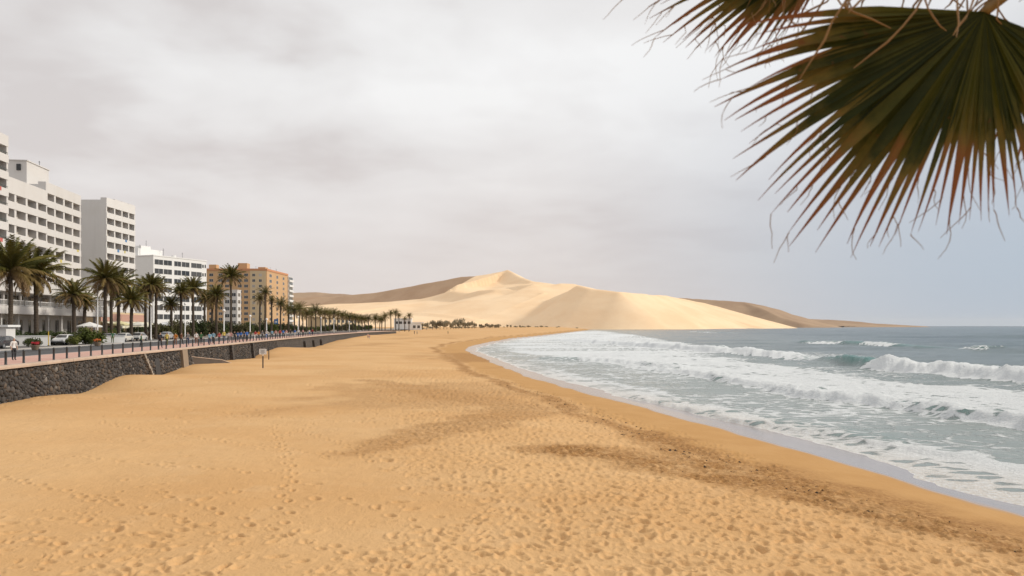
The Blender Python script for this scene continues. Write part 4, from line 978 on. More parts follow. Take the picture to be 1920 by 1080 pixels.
    for i in range(4):
        x0 = i * L / 4 + .1; x1 = (i + 1) * L / 4 - .1; mb.add([(x0, -1, 2.5), (x1, -1, 2.5), (x1, 3.29, 3.55), (x0, 3.29, 3.55), (x0, -1, 2.1), (x1, -1, 2.1)], [(0, 1, 2, 3), (4, 5, 1, 0)])
    mb.build('awning', plain('cream canvas', (.70, .66, .50), .9, .1), r)
    for i in range(5):
        q = MB(); q.tube([(i * L / 4, -.9, 0), (i * L / 4, -.9, 2.5)], .05, 6); q.build('awning_post', M_WHITE, r)
    for i in range(4): window_part(r, (i + .5) * L / 4, 3.498, .1, 4.5, 2.6, M_GLASS, split=3, name='shop_window')
build_hotels()

def build_terrace_bits():
    # kiosk at the left edge
    Y = 92.0; x = (2 - 960) / FPX * Y; r = empty('kiosk', (x, Y, PZ), R(8)); tag(r, 'small white flat roofed kiosk at the left edge beside the road', 'kiosk')
    mb = MB(); mb.box(-1.7, 1.1, -1.1, 1.1, 0, 2.45); mb.build('wall', M_RENDER2, r); mb = MB(); mb.box(-2.0, 1.5, -1.5, 1.5, 2.455, 2.72); mb.build('roof', M_WHITE, r)
    window_part(r, -.4, -1.102, 1.0, 1.2, 1.1, M_GLASS); mb = MB(); mb.box(-1.2, .8, -1.5, -1.104, .86, .94); mb.build('counter', M_FRAME, r)
    # white planter and terrace balustrade
    for px, Yy, L, h, lab in ((22, 95, 4.2, 1.25, 'low white planter wall beside the kiosk behind the road'), (60, 101, 10.5, 1.1, 'white terrace wall in front of the hotel podium left of the white car'), (150, 112, 6, 1.0, 'white terrace wall in front of the hotel podium right of the white car')):
        x = (px - 960) / FPX * Yy; r = empty('planter_wall', (x, Yy, PZ), R(84) if L > 8 else R(35)); tag(r, lab, 'planter', 'white planter walls')
        mb = MB(); mb.box(0, L, -.15, .15, 0, h); mb.build('wall_body', M_WHITE, r); mb = MB(); mb.box(-.05, L + .05, -.22, .22, h + .003, h + .1); mb.build('cap', M_WHITE, r)
    # parasols on the terrace
    for px, Yy, z, lab, c in ((168, 120, 2.7, 'white parasol beside the tall street lamp', (.74, .73, .70)), (226, 140, 3.0, 'yellowish parasol between the trunks left of the restaurant', (.66, .60, .34)), (236, 150, 2.9, 'cream parasol in front of the restaurant awnings', (.70, .66, .52)), (259, 150, 2.9, 'pale parasol at the right end of the restaurant', (.70, .68, .6)),
                              (310, 165, 3.0, 'white parasol under the palms right of the dark walker', (.72, .72, .72))):
        r = empty('parasol', ((px - 960) / FPX * Yy, Yy, PZ)); tag(r, lab, 'parasol', 'terrace parasols'); mb = MB(); n = 8; R0 = 1.9
        top = (0, 0, z + .55); vs = [top] + [(R0 * math.cos(2 * math.pi * i / n), R0 * math.sin(2 * math.pi * i / n), z - .1) for i in range(n)] + [(R0 * math.cos(2 * math.pi * i / n), R0 * math.sin(2 * math.pi * i / n), z - .32) for i in range(n)]
        mb.add(vs, [(0, 1 + i, 1 + (i + 1) % n) for i in range(n)] + [(1 + i, 1 + n + i, 1 + n + (i + 1) % n, 1 + (i + 1) % n) for i in range(n)]); mb.build('canopy', plain('canvas', c, .9, .1), r)
        mb = MB(); mb.tube([(0, 0, 0), (0, 0, z + .5)], .035, 6); mb.build('pole', M_WHITE, r)
    # yellow post and blue sign
    Yy = 96; r = empty('yellow_post', ((91 - 960) / FPX * Yy, Yy, PZ)); tag(r, 'thin yellow post in front of the hedge', 'post'); mb = MB(); mb.tube([(0, 0, 0), (0, 0, 1.9)], .06, 8); mb.build('post', plain('yellow paint', (.55, .36, .04), .5), r)
    mb = MB(); mb.box(-.09, .09, -.09, .09, 0, .1); mb.build('base', M_DARK, r)
    Yy = 255; r = empty('blue_sign', ((518 - 960) / FPX * Yy, Yy, PZ)); tag(r, 'blue square road sign on a pole below the orange block', 'sign')
    mb = MB(); mb.tube([(0, 0, 0), (0, 0, 4.6)], .06, 6); mb.build('pole', M_DARK, r); mb = MB(); mb.box(-.7, .7, -.12, -.065, 3.2, 4.9); p = mb.build('board', plain('blue sign paint', (.03, .14, .36), .5), r)
    mb = MB(); mb.box(-.3, .3, -.128, -.122, 3.6, 4.3); mb.build('symbol', M_WHITE, p)
build_terrace_bits()
# ================================================================== palms, hedges, trees
def leaf_material(name, c0, c1, tip=None, rough=.6, transl=.0):
    t = NT(name); oi = t.n('ShaderNodeObjectInfo'); g = t.world()
    n = t.noise(g, 1.6, 3, .6); r = t.math('ADD', t.math('MULTIPLY', oi.outputs['Random'], .5), t.math('MULTIPLY', n, .6))
    c = t.mix(t.ramp01(r, .2, .85), c0, c1)
    if tip: c = t.mix(t.attr('along'), c, tip)
    t.out(c, rough); t.val(t.b.inputs['Specular IOR Level'], .12)
    return t.m
M_FROND = leaf_material('date palm leaf', (.058, .060, .012), (.155, .130, .030))
M_FRONDY = leaf_material('yellowed palm leaf', (.11, .082, .024), (.18, .122, .042))
M_DEAD = leaf_material('dry palm leaf', (.15, .095, .045), (.24, .16, .08))
M_HEDGE = leaf_material('hedge leaf', (.022, .036, .010), (.065, .080, .022))
M_OLIVE = leaf_material('olive scrub leaf', (.050, .050, .020), (.11, .098, .042))
M_DUSTY_HAZE = leaf_material('dusty scrub leaf with haze', (.20, .168, .108), (.32, .268, .175))  # lightened leaf colour carries the haze that veils the far trees
M_LIME = leaf_material('bright shrub leaf', (.055, .075, .015), (.12, .13, .03))
def trunk_material():
    t = NT('palm trunk'); v = t.coords((1, 1, 1)); w = t.n('ShaderNodeTexWave', wave_type='BANDS', bands_direction='Z'); w.inputs['Scale'].default_value = 14; w.inputs['Distortion'].default_value = 3; t.l(v, w.inputs['Vector'])
    n = t.noise(t.world(), 5, 5, .7); c = t.mix(n, (.045, .032, .022), (.135, .10, .07)); c = t.mix(t.math('MULTIPLY', w.outputs['Fac'], .4), c, (.04, .03, .02))
    t.out(c, .95); t.bump(t.math('ADD', w.outputs['Fac'], n), .8, .06); return t.m
M_TRUNK = trunk_material(); M_WOOD = plain('grey branch', (.10, .08, .06), .9, .3, 3)

def frond_mesh(bend, pairs=30, ll=.15, seed=0, mat=None, fold=.35):
    """a feather leaf of length 1 along +x: rib with leaflets on both sides"""
    rr = random.Random(seed); mb = MB(); N = 12; pts = []; p = Vector((0, 0, 0)); a = 0.0; dirs = []
    for i in range(N + 1):
        dirs.append(Vector((math.cos(a), 0, math.sin(a)))); pts.append(p.copy()); p = p + dirs[-1] / N; a -= bend / N * (.4 + 1.2 * i / N)
    mb.tube(pts[::2], [.016, .014, .011, .009, .006, .004, .002], 4, 0, False)
    for k in range(pairs):
        t = .10 + .90 * (k + rr.uniform(-.3, .3)) / (pairs - 1); t = min(max(t, .08), .995); i = min(int(t * N), N - 1); q = pts[i].lerp(pts[i + 1], t * N - i); d = dirs[i]
        up = d.cross(Vector((0, 1, 0))).normalized() * -1; L = ll * (.35 + .75 * math.sin(math.pi * min(1, .12 + .82 * t)) ** .7) * rr.uniform(.8, 1.15)
        for s in (-1, 1):
            v = (d * (.62 + .3 * t) + Vector((0, s, 0)) * .72 + up * (fold + rr.uniform(-.12, .12))).normalized()
            tip = q + v * L + Vector((0, 0, -L * rr.uniform(.05, .35))); mid = q + v * L * .5 + Vector((0, 0, L * .02)); w = d * .013
            mb.add([q - w, q + w, mid + w * 1.1, tip, mid - w * 1.1], [(0, 1, 2, 4), (4, 2, 3)])
    return mb.mesh('frond', mat)
FR = {}
for nm, mt in (('g', M_FROND), ('y', M_FRONDY), ('d', M_DEAD)):
    FR[nm] = [frond_mesh(b, 30, .16, i, mt) for i, b in enumerate((.45, .8, 1.15, 1.5))]
    for m_ in FR[nm][1:]: pass
def crown_layout(rr, n, sparse=1.0):
    """(azimuth, elevation, bend index, kind, length factor) of each frond"""
    out = []
    for i in range(n):
        u = (i + .5) / n; el = R(82) - u ** 1.05 * R(112) + rr.uniform(-.12, .12); az = i * 2.39996 + rr.uniform(-.3, .3)
        kind = 'g' if u < .62 else ('y' if u < .84 else 'd'); b = 0 if el > .9 else (1 if el > .45 else (2 if el > -.1 else 3))
        out.append((az, el, b, kind, rr.uniform(.85, 1.08) * (.80 + .25 * min(1, u * 2.5)) * (1 if kind != 'd' else .8)))
    return out
def frond_matrix(az, el, L, roll):
    return Matrix.Rotation(az, 4, 'Z') @ Matrix.Rotation(-el, 4, 'Y') @ Matrix.Rotation(roll, 4, 'X') @ Matrix.Scale(L, 4)
def trunk_mesh(seed):
    rr = random.Random(seed); mb = MB(); n = 10; pts = []; rad = []
    for i in range(25):
        z = i / 24; pts.append((.25 * math.sin(z * 2 + seed) * .5 * z, .2 * math.cos(z * 2.4 + seed) * .4 * z, z)); r = .30 - .07 * z + (.06 * (1 - z * 9) if z < .11 else 0)
        if z > .86: r += .14 * math.sin(math.pi * (z - .86) / .16)
        rad.append(r * (1.07 if i % 2 else .95) * rr.uniform(.96, 1.04))
    mb.tube(pts, rad, n); return mb.mesh('trunk', M_TRUNK, True)
TRUNKS = [trunk_mesh(i) for i in range(4)]
def crown_mesh(seed, n=46):
    rr = random.Random(seed); mb = MB(); me_map = {'g': 0, 'y': 1, 'd': 2}
    small = {k: FRS[k] for k in FRS}
    for az, el, b, kind, lf in crown_layout(rr, n):
        M = frond_matrix(az, el, lf, rr.uniform(-.4, .4)); src = small[kind][b]
        mb.add([M @ v.co for v in src.vertices], [tuple(p.vertices) for p in src.polygons], me_map[kind])
    return mb.mesh('crown', [M_FROND, M_FRONDY, M_DEAD])
FRS = {nm: [frond_mesh(b, 15, .17, i + 9, mt) for i, b in enumerate((.45, .8, 1.15, 1.5))] for nm, mt in (('g', M_FROND), ('y', M_FRONDY), ('d', M_DEAD))}
CROWNS = [crown_mesh(40 + i) for i in range(5)]
def palm(px, cy, ty, off, label, single, seed, group='date palms along the coast road', Y=None, lean=None, base=PZ):
    rr = random.Random(seed); Y = Y or y_at(px, off); x = (px - 960) / FPX * Y; cz = CAMZ - (cy - HOR) / FPX * Y; L = max(2.0, (cy - ty) * Y / FPX * 1.08)
    e = empty('date_palm', (x, Y, base), rr.uniform(0, 6.28)); tag(e, label, 'palm tree', group); h = cz - base
    t = ob('trunk', TRUNKS[seed % 4], e); t.scale = (1.0, 1.0, h); tipx = .25 * math.sin(2 + seed % 4) * .5; tipy = .2 * math.cos(2.4 + seed % 4) * .4
    if single:
        for az, el, b, kind, lf in crown_layout(rr, 58):
            o = ob('frond', FR[kind][b], e); o.matrix_local = Matrix.Translation((tipx, tipy, h - .05)) @ frond_matrix(az, el, L * lf, rr.uniform(-.4, .4))
    else:
        o = ob('crown', CROWNS[seed % 5], e, (tipx, tipy, h - .05)); o.scale = (L, L, L); o.rotation_euler = (0, 0, rr.uniform(0, 6))
    return e
def build_palms():
    near = [(19, 506, 434, 24, 'biggest date palm at the left edge in front of the near tower'), (68, 513, 455, 23, 'large brown-skirted date palm second from the left edge'), (139, 552, 518, 23, 'short bright date palm third from the left, below the hotel balconies'),
            (158, 567, 541, 27, 'small dense date palm just left of the tall flat-headed lamp'), (198, 522, 480, 21, 'big spreading date palm just right of the tall flat-headed lamp'), (209, 540, 505, 27, 'date palm with its trunk half hidden behind the big palm right of the tall lamp'),
            (222, 534, 495, 24, 'date palm in front of the blank side wall of the end tower'), (246, 563, 530, 21, 'low date palm standing alone left of the paired trunks'), (273, 545, 515, 26, 'left one of the close cluster of three palm trunks near the dark walker'),
            (282, 533, 508, 22, 'middle and tallest of the close cluster of three palms near the dark walker'), (292, 540, 514, 24, 'right one of the close cluster of three palm trunks near the dark walker'), (322, 571, 551, 23, 'short dark date palm between dark walker and the globe lamp'),
            (339, 547, 526, 21, 'date palm directly left of the globe lamp before the ribbon window block'), (362, 542, 514, 23, 'tall date palm right of the globe lamp before the ribbon window block'), (384, 560, 540, 26, 'date palm at the right end of the ribbon window block'),
            (398, 566, 545, 27, 'low full date palm behind the pair in light blue'), (406, 553, 530, 20, 'date palm left of the second globe lamp with a pale rib'), (433, 518, 492, 20, 'tallest free-standing date palm in front of the orange block'),
            (487, 561, 545, 22, 'left one of three palms in front of the orange block right side'), (497, 549, 533, 20, 'middle and tallest of three palms in front of the orange block right side'), (509, 563, 551, 19, 'right one of three palms in front of the orange block right side')]
    for i, (px, cy, ty, off, lab) in enumerate(near): palm(px, cy, ty, off, lab, i < 18, i + 1)
    rr = random.Random(9); far = [(526, 571, 558, 22), (541, 580, 568, 24), (552, 584, 572, 20), (561, 579, 567, 20), (568, 588, 578, 26), (575, 590, 578, 21), (592, 582, 571, 20), (584, 588, 577, 24), (601, 588, 578, 22), (610, 588, 578, 20), (618, 589, 580, 24), (626, 588, 579, 20), (633, 591, 583, 22), (641, 592, 583, 20),
            (649, 593, 585, 22), (655, 595, 587, 20), (661, 596, 588, 23), (667, 597, 589, 20), (673, 598, 590, 22), (679, 599, 591, 20), (684, 599, 592, 22), (691, 598, 590, 20), (704, 598, 589, 20), (712, 600, 592, 24)]
    for i, (px, cy, ty, off) in enumerate(far):
        lab = {526: 'date palm right below the white corner balconies of the orange block', 561: 'bushy date palm just past the orange block, beside a globe lamp', 592: 'date palm standing slightly taller in the far row past the orange block'}.get(px, 'small distant date palm in the dense far row along the promenade')
        palm(px, cy, cy - (cy - ty) * 1.45, off, lab, False, 60 + i)
    for i, (px, cy, ty, Y, lab) in enumerate([(722, 594, 585, 430, 'dark palm at the left of the group by the white beach house'), (733, 588, 581, 440, 'second palm from the left of the group by the white beach house'), (742, 586.5, 579, 450, 'tallest slender palm of the group by the white beach house'), (748, 592, 586, 455, 'short palm right of the tallest one by the white beach house'),
                                         (767, 592, 586, 470, 'lone slender palm in front of the white beach house wall'), (716, 600, 594, 420, 'low palm before the dark palm near the end of the sea wall'), (759, 598, 593, 480, 'smallest palm before the white beach house')]):
        palm(px, cy, cy - (cy - ty) * 1.3, 0, lab, False, 90 + i, Y=Y, base=2.6, group='palms by the beach house')
build_palms()

def leaf_cloud(n, seed, mat, shape='ball', leaf=.10):
    """many small leaf faces spread through clumps"""
    rr = random.Random(seed); mb = MB(); cl = []
    for _ in range(14):
        if shape == 'box': cl.append((Vector((rr.uniform(-1, 1), rr.uniform(-1, 1), rr.uniform(.1, .9))), rr.uniform(.25, .4)))
        else:
            a = rr.uniform(0, 6.28); r = rr.random() ** .5 * .75; cl.append((Vector((r * math.cos(a), r * math.sin(a), .25 + .65 * rr.random() * (1.1 - r))), rr.uniform(.22, .4)))
    for _ in range(n):
        c, r = cl[rr.randrange(len(cl))]; d = Vector((rr.gauss(0, 1), rr.gauss(0, 1), rr.gauss(0, 1))).normalized(); p = c + d * r * (rr.random() ** .4)
        if shape == 'box': p = Vector((max(-1, min(1, p.x)), max(-1, min(1, p.y)), max(0.02, min(1, p.z))))
        s = leaf * rr.uniform(.6, 1.3); u = Vector((rr.gauss(0, 1), rr.gauss(0, 1), rr.gauss(0, 1))).normalized(); v = u.cross(d).normalized()
        mb.add([p - u * s, p + v * s * .5, p + u * s, p - v * s * .5], [(0, 1, 2, 3)])
    return mb.mesh('foliage', mat)
def build_shrubs():
    rr = random.Random(31)
    balls = {m.name: [leaf_cloud(1100, 70 + i, m, 'ball', .085) for i in range(3)] for m in (M_HEDGE, M_OLIVE, M_LIME, M_DUSTY_HAZE)}
    stem = MB()
    for i in range(5):
        a = i * 1.26; stem.tube([(0, 0, 0), (.18 * math.cos(a), .18 * math.sin(a), .35), (.4 * math.cos(a), .4 * math.sin(a), .7)], [.06, .04, .02], 5)
    stemm = stem.mesh('stem', M_WOOD)
    def shrub(px, Y, r, h, mat, label, group='shrubs behind the coast road', z=PZ):
        e = empty('shrub', ((px - 960) / FPX * Y, Y, z), rr.uniform(0, 6)); tag(e, label, 'shrub', group); s = ob('foliage', balls[mat.name][rr.randrange(3)], e); s.scale = (r, r, h); q = ob('stem', stemm, e); q.scale = (r * .6, r * .6, h * .8)
    def hedge(px, Y, L, w, h, ang, label):
        e = empty('hedge', ((px - 960) / FPX * Y, Y, PZ), ang); tag(e, label, 'hedge'); o = ob('foliage', leaf_cloud(2600, int(px) + 5, M_HEDGE, 'box', .06), e); o.scale = (L / 2, w / 2, h)
        q = MB(); q.box(-L / 2 + .2, L / 2 - .2, -w * .3, w * .3, 0, h * .6); q.build('branch_core', M_WOOD, e)
    hedge(48, 98, 7, 2.2, 2.0, R(80), 'clipped dark hedge in front of the podium at the left'); hedge(95, 103, 9, 2.2, 1.9, R(80), 'clipped dark hedge behind the white parked car')
    hedge(250, 152, 16, 2.5, 2.3, R(85), 'long green hedge below the pale restaurant awnings'); hedge(305, 165, 14, 2.5, 2.4, R(85), 'green hedge behind the dark walker')
    shrub(160, 104, 2.6, 2.4, M_LIME, 'rounded bright green shrub left of the tall street lamp'); shrub(140, 101, 1.2, 1.3, M_LIME, 'small bright shrub under the short third palm'); shrub(172, 104, 1.0, 1.1, M_HEDGE, 'small dark shrub at the foot of the tall street lamp'); shrub(53, 93, .7, 1.2, M_HEDGE, 'small dark shrub beside the low white planter')
    shrub(66, 92, .9, 1.2, M_HEDGE, 'dark shrub at the foot of the second palm'); shrub(208, 128, 1.3, 2.2, M_LIME, 'green shrub behind the big palm right of the tall lamp')
    for i in range(46):
        px = 300 + 400 * (i + rr.random()) / 46; off = rr.uniform(24, 34); Y = y_at(px, off); m = rr.choice((M_OLIVE, M_OLIVE, M_HEDGE, M_LIME))
        zone = next(t for lim, t in ((345, 'below the right half of the ribbon window block'), (400, 'between the ribbon window block and the tallest free palm'), (460, 'below the left face of the orange block'), (515, 'below the right face of the orange block'), (560, 'just past the orange block'), (620, 'under the first palms of the far row'), (999, 'under the last palms of the far row')) if px < lim)
        shrub(px, Y, rr.uniform(2.2, 3.8), rr.uniform(2.4, 4.6), m, {M_OLIVE: 'olive brown', M_HEDGE: 'dark green', M_LIME: 'bright green'}[m] + ' shrub ' + zone)
    # trees and palms dotted along the back of the beach
    spots = [(776, 607, 600), (784, 606, 600), (792, 605, 610), (800, 603, 610), (811, 599.5, 620), (818, 604, 640), (825, 600, 640), (832, 604, 650), (838, 600, 660), (845, 606, 670), (850, 602, 680), (855, 598, 690), (860, 603, 690), (866, 597, 700), (872, 603, 720), (878, 602, 740), (885, 602, 750), (890, 605, 760),
             (901, 607, 800), (907, 609, 800), (913, 605, 820), (919, 609, 830), (923, 607, 840), (930, 608, 860), (935, 607, 870), (951, 608.5, 900), (958, 609, 900), (975, 609.5, 950), (990, 609.7, 980)]
    for i, (px, ty, Y) in enumerate(spots):
        x = (px - 960) / FPX * Y; z = float(beach_height(np.array([x]), np.array([Y]))[0][0]); h = CAMZ - (ty - HOR) / FPX * Y - z; e = empty('beach_tree', (x, Y, z - .1), rr.uniform(0, 6))
        if i in (4, 6, 8, 11, 13): lab = f'tufted tree rising above the scrub behind the far sand, {ORD[(4, 6, 8, 11, 13).index(i) + 1]} from the beach house'
        else: lab = 'low scrubby tree ' + ('beside the white beach house' if px < 803 else 'in the thick belt between the tufted trees' if px < 866 else 'at the right end of the thick belt' if px < 895 else 'standing apart on the far sand below the dunes')
        tag(e, lab, 'tree', 'trees behind the far sand'); r = (h * rr.uniform(.45, .75)) if i > 17 else h * rr.uniform(.35, .6)
        o = ob('crown', balls[M_DUSTY_HAZE.name][rr.randrange(3)], e, (0, 0, h * .3)); o.scale = (r, r, h * .72)
        q = MB(); q.tube([(0, 0, 0), (.1, 0, h * .35), (0, .1, h * .75)], [.22, .16, .06], 6); q.build('trunk', M_WOOD, e)
    sc = MB(); src = balls[M_OLIVE.name][0]; small = leaf_cloud(60, 5, M_OLIVE, 'ball', .3)
    for i in range(60):
        px = rr.uniform(760, 1130); Y = np.interp(px, [760, 900, 1000, 1130], [640, 900, 1100, 1450]) * rr.uniform(.95, 1.15); x = (px - 960) / FPX * Y; z = float(beach_height(np.array([x]), np.array([Y]))[0][0]); s = rr.uniform(1, 2.6)
        sc.add([Vector((v.co.x * s * 1.6 + x, v.co.y * s + Y, v.co.z * s + z)) for v in small.vertices], [tuple(p.vertices) for p in small.polygons])
    tag(sc.build('dune_scrub', M_DUSTY_HAZE), 'sparse scrub dotted along the foot of the dunes', 'scrub', kind='stuff')
    # flower pots at the road
    for px, Y, c, lab in ((66, 83, (.55, .03, .05), 'pot of red flowers at the edge of the road'), (183, 100, (.65, .16, .03), 'pot of orange flowers below the tall street lamp')):
        e = empty('flower_pot', ((px - 960) / FPX * Y, Y, PZ - .1)); tag(e, lab, 'flower pot', 'flower pots by the road'); q = MB(); q.tube([(0, 0, 0), (0, 0, .05), (0, 0, .5), (0, 0, .55)], [.28, .32, .45, .48], 12); q.build('pot', M_CONC, e, True)
        o = ob('leaves', balls[M_HEDGE.name][0], e, (0, 0, .45)); o.scale = (.5, .5, .4); o = ob('blossoms', leaf_cloud(260, int(px), plain('blossom', c, .7, .3), 'ball', .12), e, (0, 0, .6)); o.scale = (.55, .55, .45)
build_shrubs()
# ================================================================== people and cars
def person_mesh(pose):
    """one continuous body grown from a jointed skeleton, about 1.72 m tall, facing -y"""
    st = {'stand': (0.02, -.02, .03, -.03), 'walk': (.20, -.22, -.16, .18), 'stroll': (-.13, .15, .12, -.14)}[pose]
    lf, rf, la, ra = st
    V = [((0, 0, .96), .135), ((0, .01, 1.12), .125), ((0, .01, 1.30), .15), ((0, .015, 1.43), .12), ((0, .0, 1.50), .055), ((0, -.012, 1.56), .075), ((0, -.01, 1.64), .098), ((0, 0, 1.70), .062),
         ((.10, 0, .90), .105), ((.11, lf * .55 - .02, .50), .075), ((.11, lf + .02, .09), .048), ((.12, lf - .12, .04), .038),
         ((-.10, 0, .90), .105), ((-.11, rf * .55 - .02, .50), .075), ((-.11, rf + .02, .09), .048), ((-.12, rf - .12, .04), .038),
         ((.19, .01, 1.40), .065), ((.25, la * .5 + .02, 1.13), .048), ((.25, la - .06, .88), .036), ((.245, la - .08, .79), .04),
         ((-.19, .01, 1.40), .065), ((-.25, ra * .5 + .02, 1.13), .048), ((-.25, ra - .06, .88), .036), ((-.245, ra - .08, .79), .04), ((0, -.095, 1.62), .02)]
    E = [(0, 1), (1, 2), (2, 3), (3, 4), (4, 5), (5, 6), (6, 7), (0, 8), (8, 9), (9, 10), (10, 11), (0, 12), (12, 13), (13, 14), (14, 15), (3, 16), (16, 17), (17, 18), (18, 19), (3, 20), (20, 21), (21, 22), (22, 23), (6, 24)]
    me = bpy.data.meshes.new('body'); me.from_pydata([v[0] for v in V], E, []); o = bpy.data.objects.new('tmp_body', me); COL.objects.link(o)
    m = o.modifiers.new('skin', 'SKIN'); m.use_smooth_shade = True
    for i, (_, r) in enumerate(V):
        sv = me.skin_vertices[0].data[i]; sv.radius = (r, r * (.72 if i in (0, 1, 2, 3) else 1)); sv.use_root = i == 0
    s = o.modifiers.new('sub', 'SUBSURF'); s.levels = 1; s.render_levels = 1
    dg = bpy.context.evaluated_depsgraph_get(); new = bpy.data.meshes.new_from_object(o.evaluated_get(dg)); new.name = 'body_' + pose
    bpy.data.objects.remove(o); new.materials.clear()
    for c in ((.42, .25, .17), (.2, .2, .2), (.05, .05, .07), (.03, .02, .015), (.04, .035, .03)): new.materials.append(None)
    for p in new.polygons:
        c = p.center; z = c.z; k = 1
        if z > 1.47: k = 3 if (z > 1.655 or c.y > .02) and z > 1.54 else 0
        elif abs(c.x) > .185 and z < 1.10: k = 0
        elif z < .10: k = 4
        elif z < .98: k = 2
        p.material_index = k; p.use_smooth = True
    return new
BODY = {k: person_mesh(k) for k in ('stand', 'walk', 'stroll')}
_cm = {}
def cloth(c):
    if c not in _cm: _cm[c] = plain('cloth %d' % len(_cm), c, .85, .12, 6)
    return _cm[c]
SKIN = plain('skin', (.40, .24, .16), .6, .1, 5); HAIR = plain('dark hair', (.03, .02, .014), .7); HAIRR = plain('red hair', (.35, .12, .03), .7); HAIRW = plain('white hat', (.7, .68, .62), .8); SHOE = plain('shoes', (.05, .045, .04), .7)
def person(px, Y, z, pose, top, bottom, label, face=0.0, h=1.0, hair=None, pack=None, group='people on the promenade'):
    o = ob('person', BODY[pose], None, ((px - 960) / FPX * Y, Y, z), (0, 0, face), (h, h, h)); tag(o, label, 'person', group)
    for i, m in enumerate((SKIN, cloth(top), cloth(bottom), hair or HAIR, SHOE)): o.material_slots[i].link = 'OBJECT'; o.material_slots[i].material = m
    if pack:
        mb = MB(); mb.tube([(0, .16, .98), (0, .19, 1.02), (0, .21, 1.2), (0, .18, 1.40), (0, .15, 1.44)], [.09, .15, .17, .14, .06], 10); mb.build('backpack', cloth(pack), o, True)
    return o
def build_people():
    K = (.02, .022, .025); N = (.03, .045, .10); W_ = (.68, .67, .64); RD = (.42, .05, .05); BL = (.03, .15, .48); LB = (.25, .48, .62); OR = (.60, .22, .03); YE = (.60, .48, .10); OL = (.10, .12, .04); BR = (.18, .08, .04); PK = (.62, .36, .33); GN = (.04, .13, .05); GY = (.2, .2, .2)
    person(300, 86.7, PZ, 'walk', K, K, 'person in black with a backpack walking away on the pink pavement', math.pi, 1.08, pack=(.015, .016, .018))
    person(26, y_at(26, 3.2), PZ, 'stand', W_, K, 'red haired person in a white top behind the first bollard', 1.2, .98, HAIRR)
    person(265, y_at(265, 7.5), PZ - .12, 'stroll', GN, K, 'person in dark green standing on the road left of the black clad walker', 2.0)
    person(211, y_at(211, 18.5), PZ + .02, 'stand', GN, OL, 'person in a green top beside the trunk right of the tall lamp', .5)
    for px, off, pose, t, b, lab in ((313, 5.0, 'stroll', YE, OL, 'person in a yellow top right behind the black clad walker'), (329, 5.2, 'stand', OR, BR, 'person in an orange top left of the globe lamp'), (340, 5.0, 'walk', BR, K, 'person in a dark red brown top under the globe lamp'), (393, 1.9, 'walk', LB, N, 'person in a light blue jacket near the wall edge'), (400, 2.3, 'stroll', LB, K, 'second person in light blue, walking beside the first one'),
                                  (411, 3.2, 'stroll', RD, K, 'person in a red top right of the light blue pair'), (429, 3.5, 'stand', W_, GY, 'person in a white top in front of the tallest free palm'), (440, 2.0, 'walk', K, K, 'person in black at the left of the blue group'), (446, 3.0, 'stroll', BL, N, 'person in bright blue at the left of the blue group'), (452, 2.4, 'walk', BL, K, 'person in bright blue in the middle of the blue group'), (458, 3.0, 'stand', N, K, 'person in navy between the blue tops'),
                                  (463, 2.2, 'stroll', BL, K, 'person in bright blue at the right of the group by the lamp'), (479, 2.4, 'walk', RD, W_, 'person in red and white right of the blue group'), (485, 3.4, 'stroll', OR, K, 'person in orange under the three palms'), (510, 2.6, 'walk', LB, K, 'person in pale blue before the blue road sign'), (517, 3.0, 'stroll', PK, K, 'person in pink before the blue road sign'), (525, 2.4, 'walk', RD, K, 'person in red past the blue road sign'),
                                  (537, 3.0, 'stand', PK, W_, 'person in pale pink past the orange block'), (553, 2.6, 'walk', BL, W_, 'person in blue and white past the orange block'), (560, 2.2, 'stroll', W_, N, 'person in a white top beside the far globe lamp'), (580, 2.4, 'walk', W_, BL, 'person in white and blue on the far promenade'), (352, 3.0, 'walk', GY, N, 'person in grey just right of the globe lamp pole'), (368, 4.0, 'stroll', W_, BR, 'person in a white top under the tall palm right of the globe lamp'), (377, 2.4, 'walk', GN, K, 'person in dark green left of the light blue pair'), (420, 4.2, 'stroll', YE, N, 'person in yellow at the foot of the globe lamp near the tallest palm'), (433, 2.6, 'walk', PK, GY, 'person in pink before the trunk of the tallest free palm'), (470, 3.4, 'stroll', OL, K, 'person in olive right beside the globe lamp below the orange block'), (492, 2.6, 'walk', GY, K, 'person in grey under the three palms'), (500, 3.4, 'stand', W_, BL, 'person in white under the rightmost of the three palms'), (531, 3.2, 'stroll', BL, K, 'person in blue just past the person in red'), (545, 2.4, 'walk', K, GY, 'person in black past the orange block'), (568, 3.0, 'stroll', PK, K, 'person in pink right of the far globe lamp'), (586, 2.6, 'stroll', RD, N, 'person in red on the far promenade')):
        person(px, y_at(px, off), PZ, pose, t, b, lab, random.choice((0, math.pi, .4, 2.8)), random.uniform(.94, 1.06), random.choice((None, None, HAIRW)))
    for px, fy, pose, t, b, h, lab in ((690, 634, 'stroll', PK, N, 1.0, 'adult in pink walking on the sand below the far wall'), (693, 634.5, 'walk', RD, BL, .7, 'child in red beside the adult on the sand'), (777, 626.5, 'stand', K, K, 1.0, 'left one of two dark figures on the far sand'), (782, 626.6, 'walk', GY, K, 1.0, 'right one of two dark figures on the far sand'), (840, 623.3, 'stand', GN, K, 1.0, 'lone dark figure on the far sand before the trees')):
        z = 1.5; Y = 300.0
        for _ in range(12): Y = (CAMZ - z) * FPX / (fy - HOR); z = float(beach_height(np.array([(px - 960) / FPX * Y]), np.array([Y]))[0][0])
        person(px, Y, z, pose, t, b, lab, 1.0, h, group='people on the sand')
build_people()

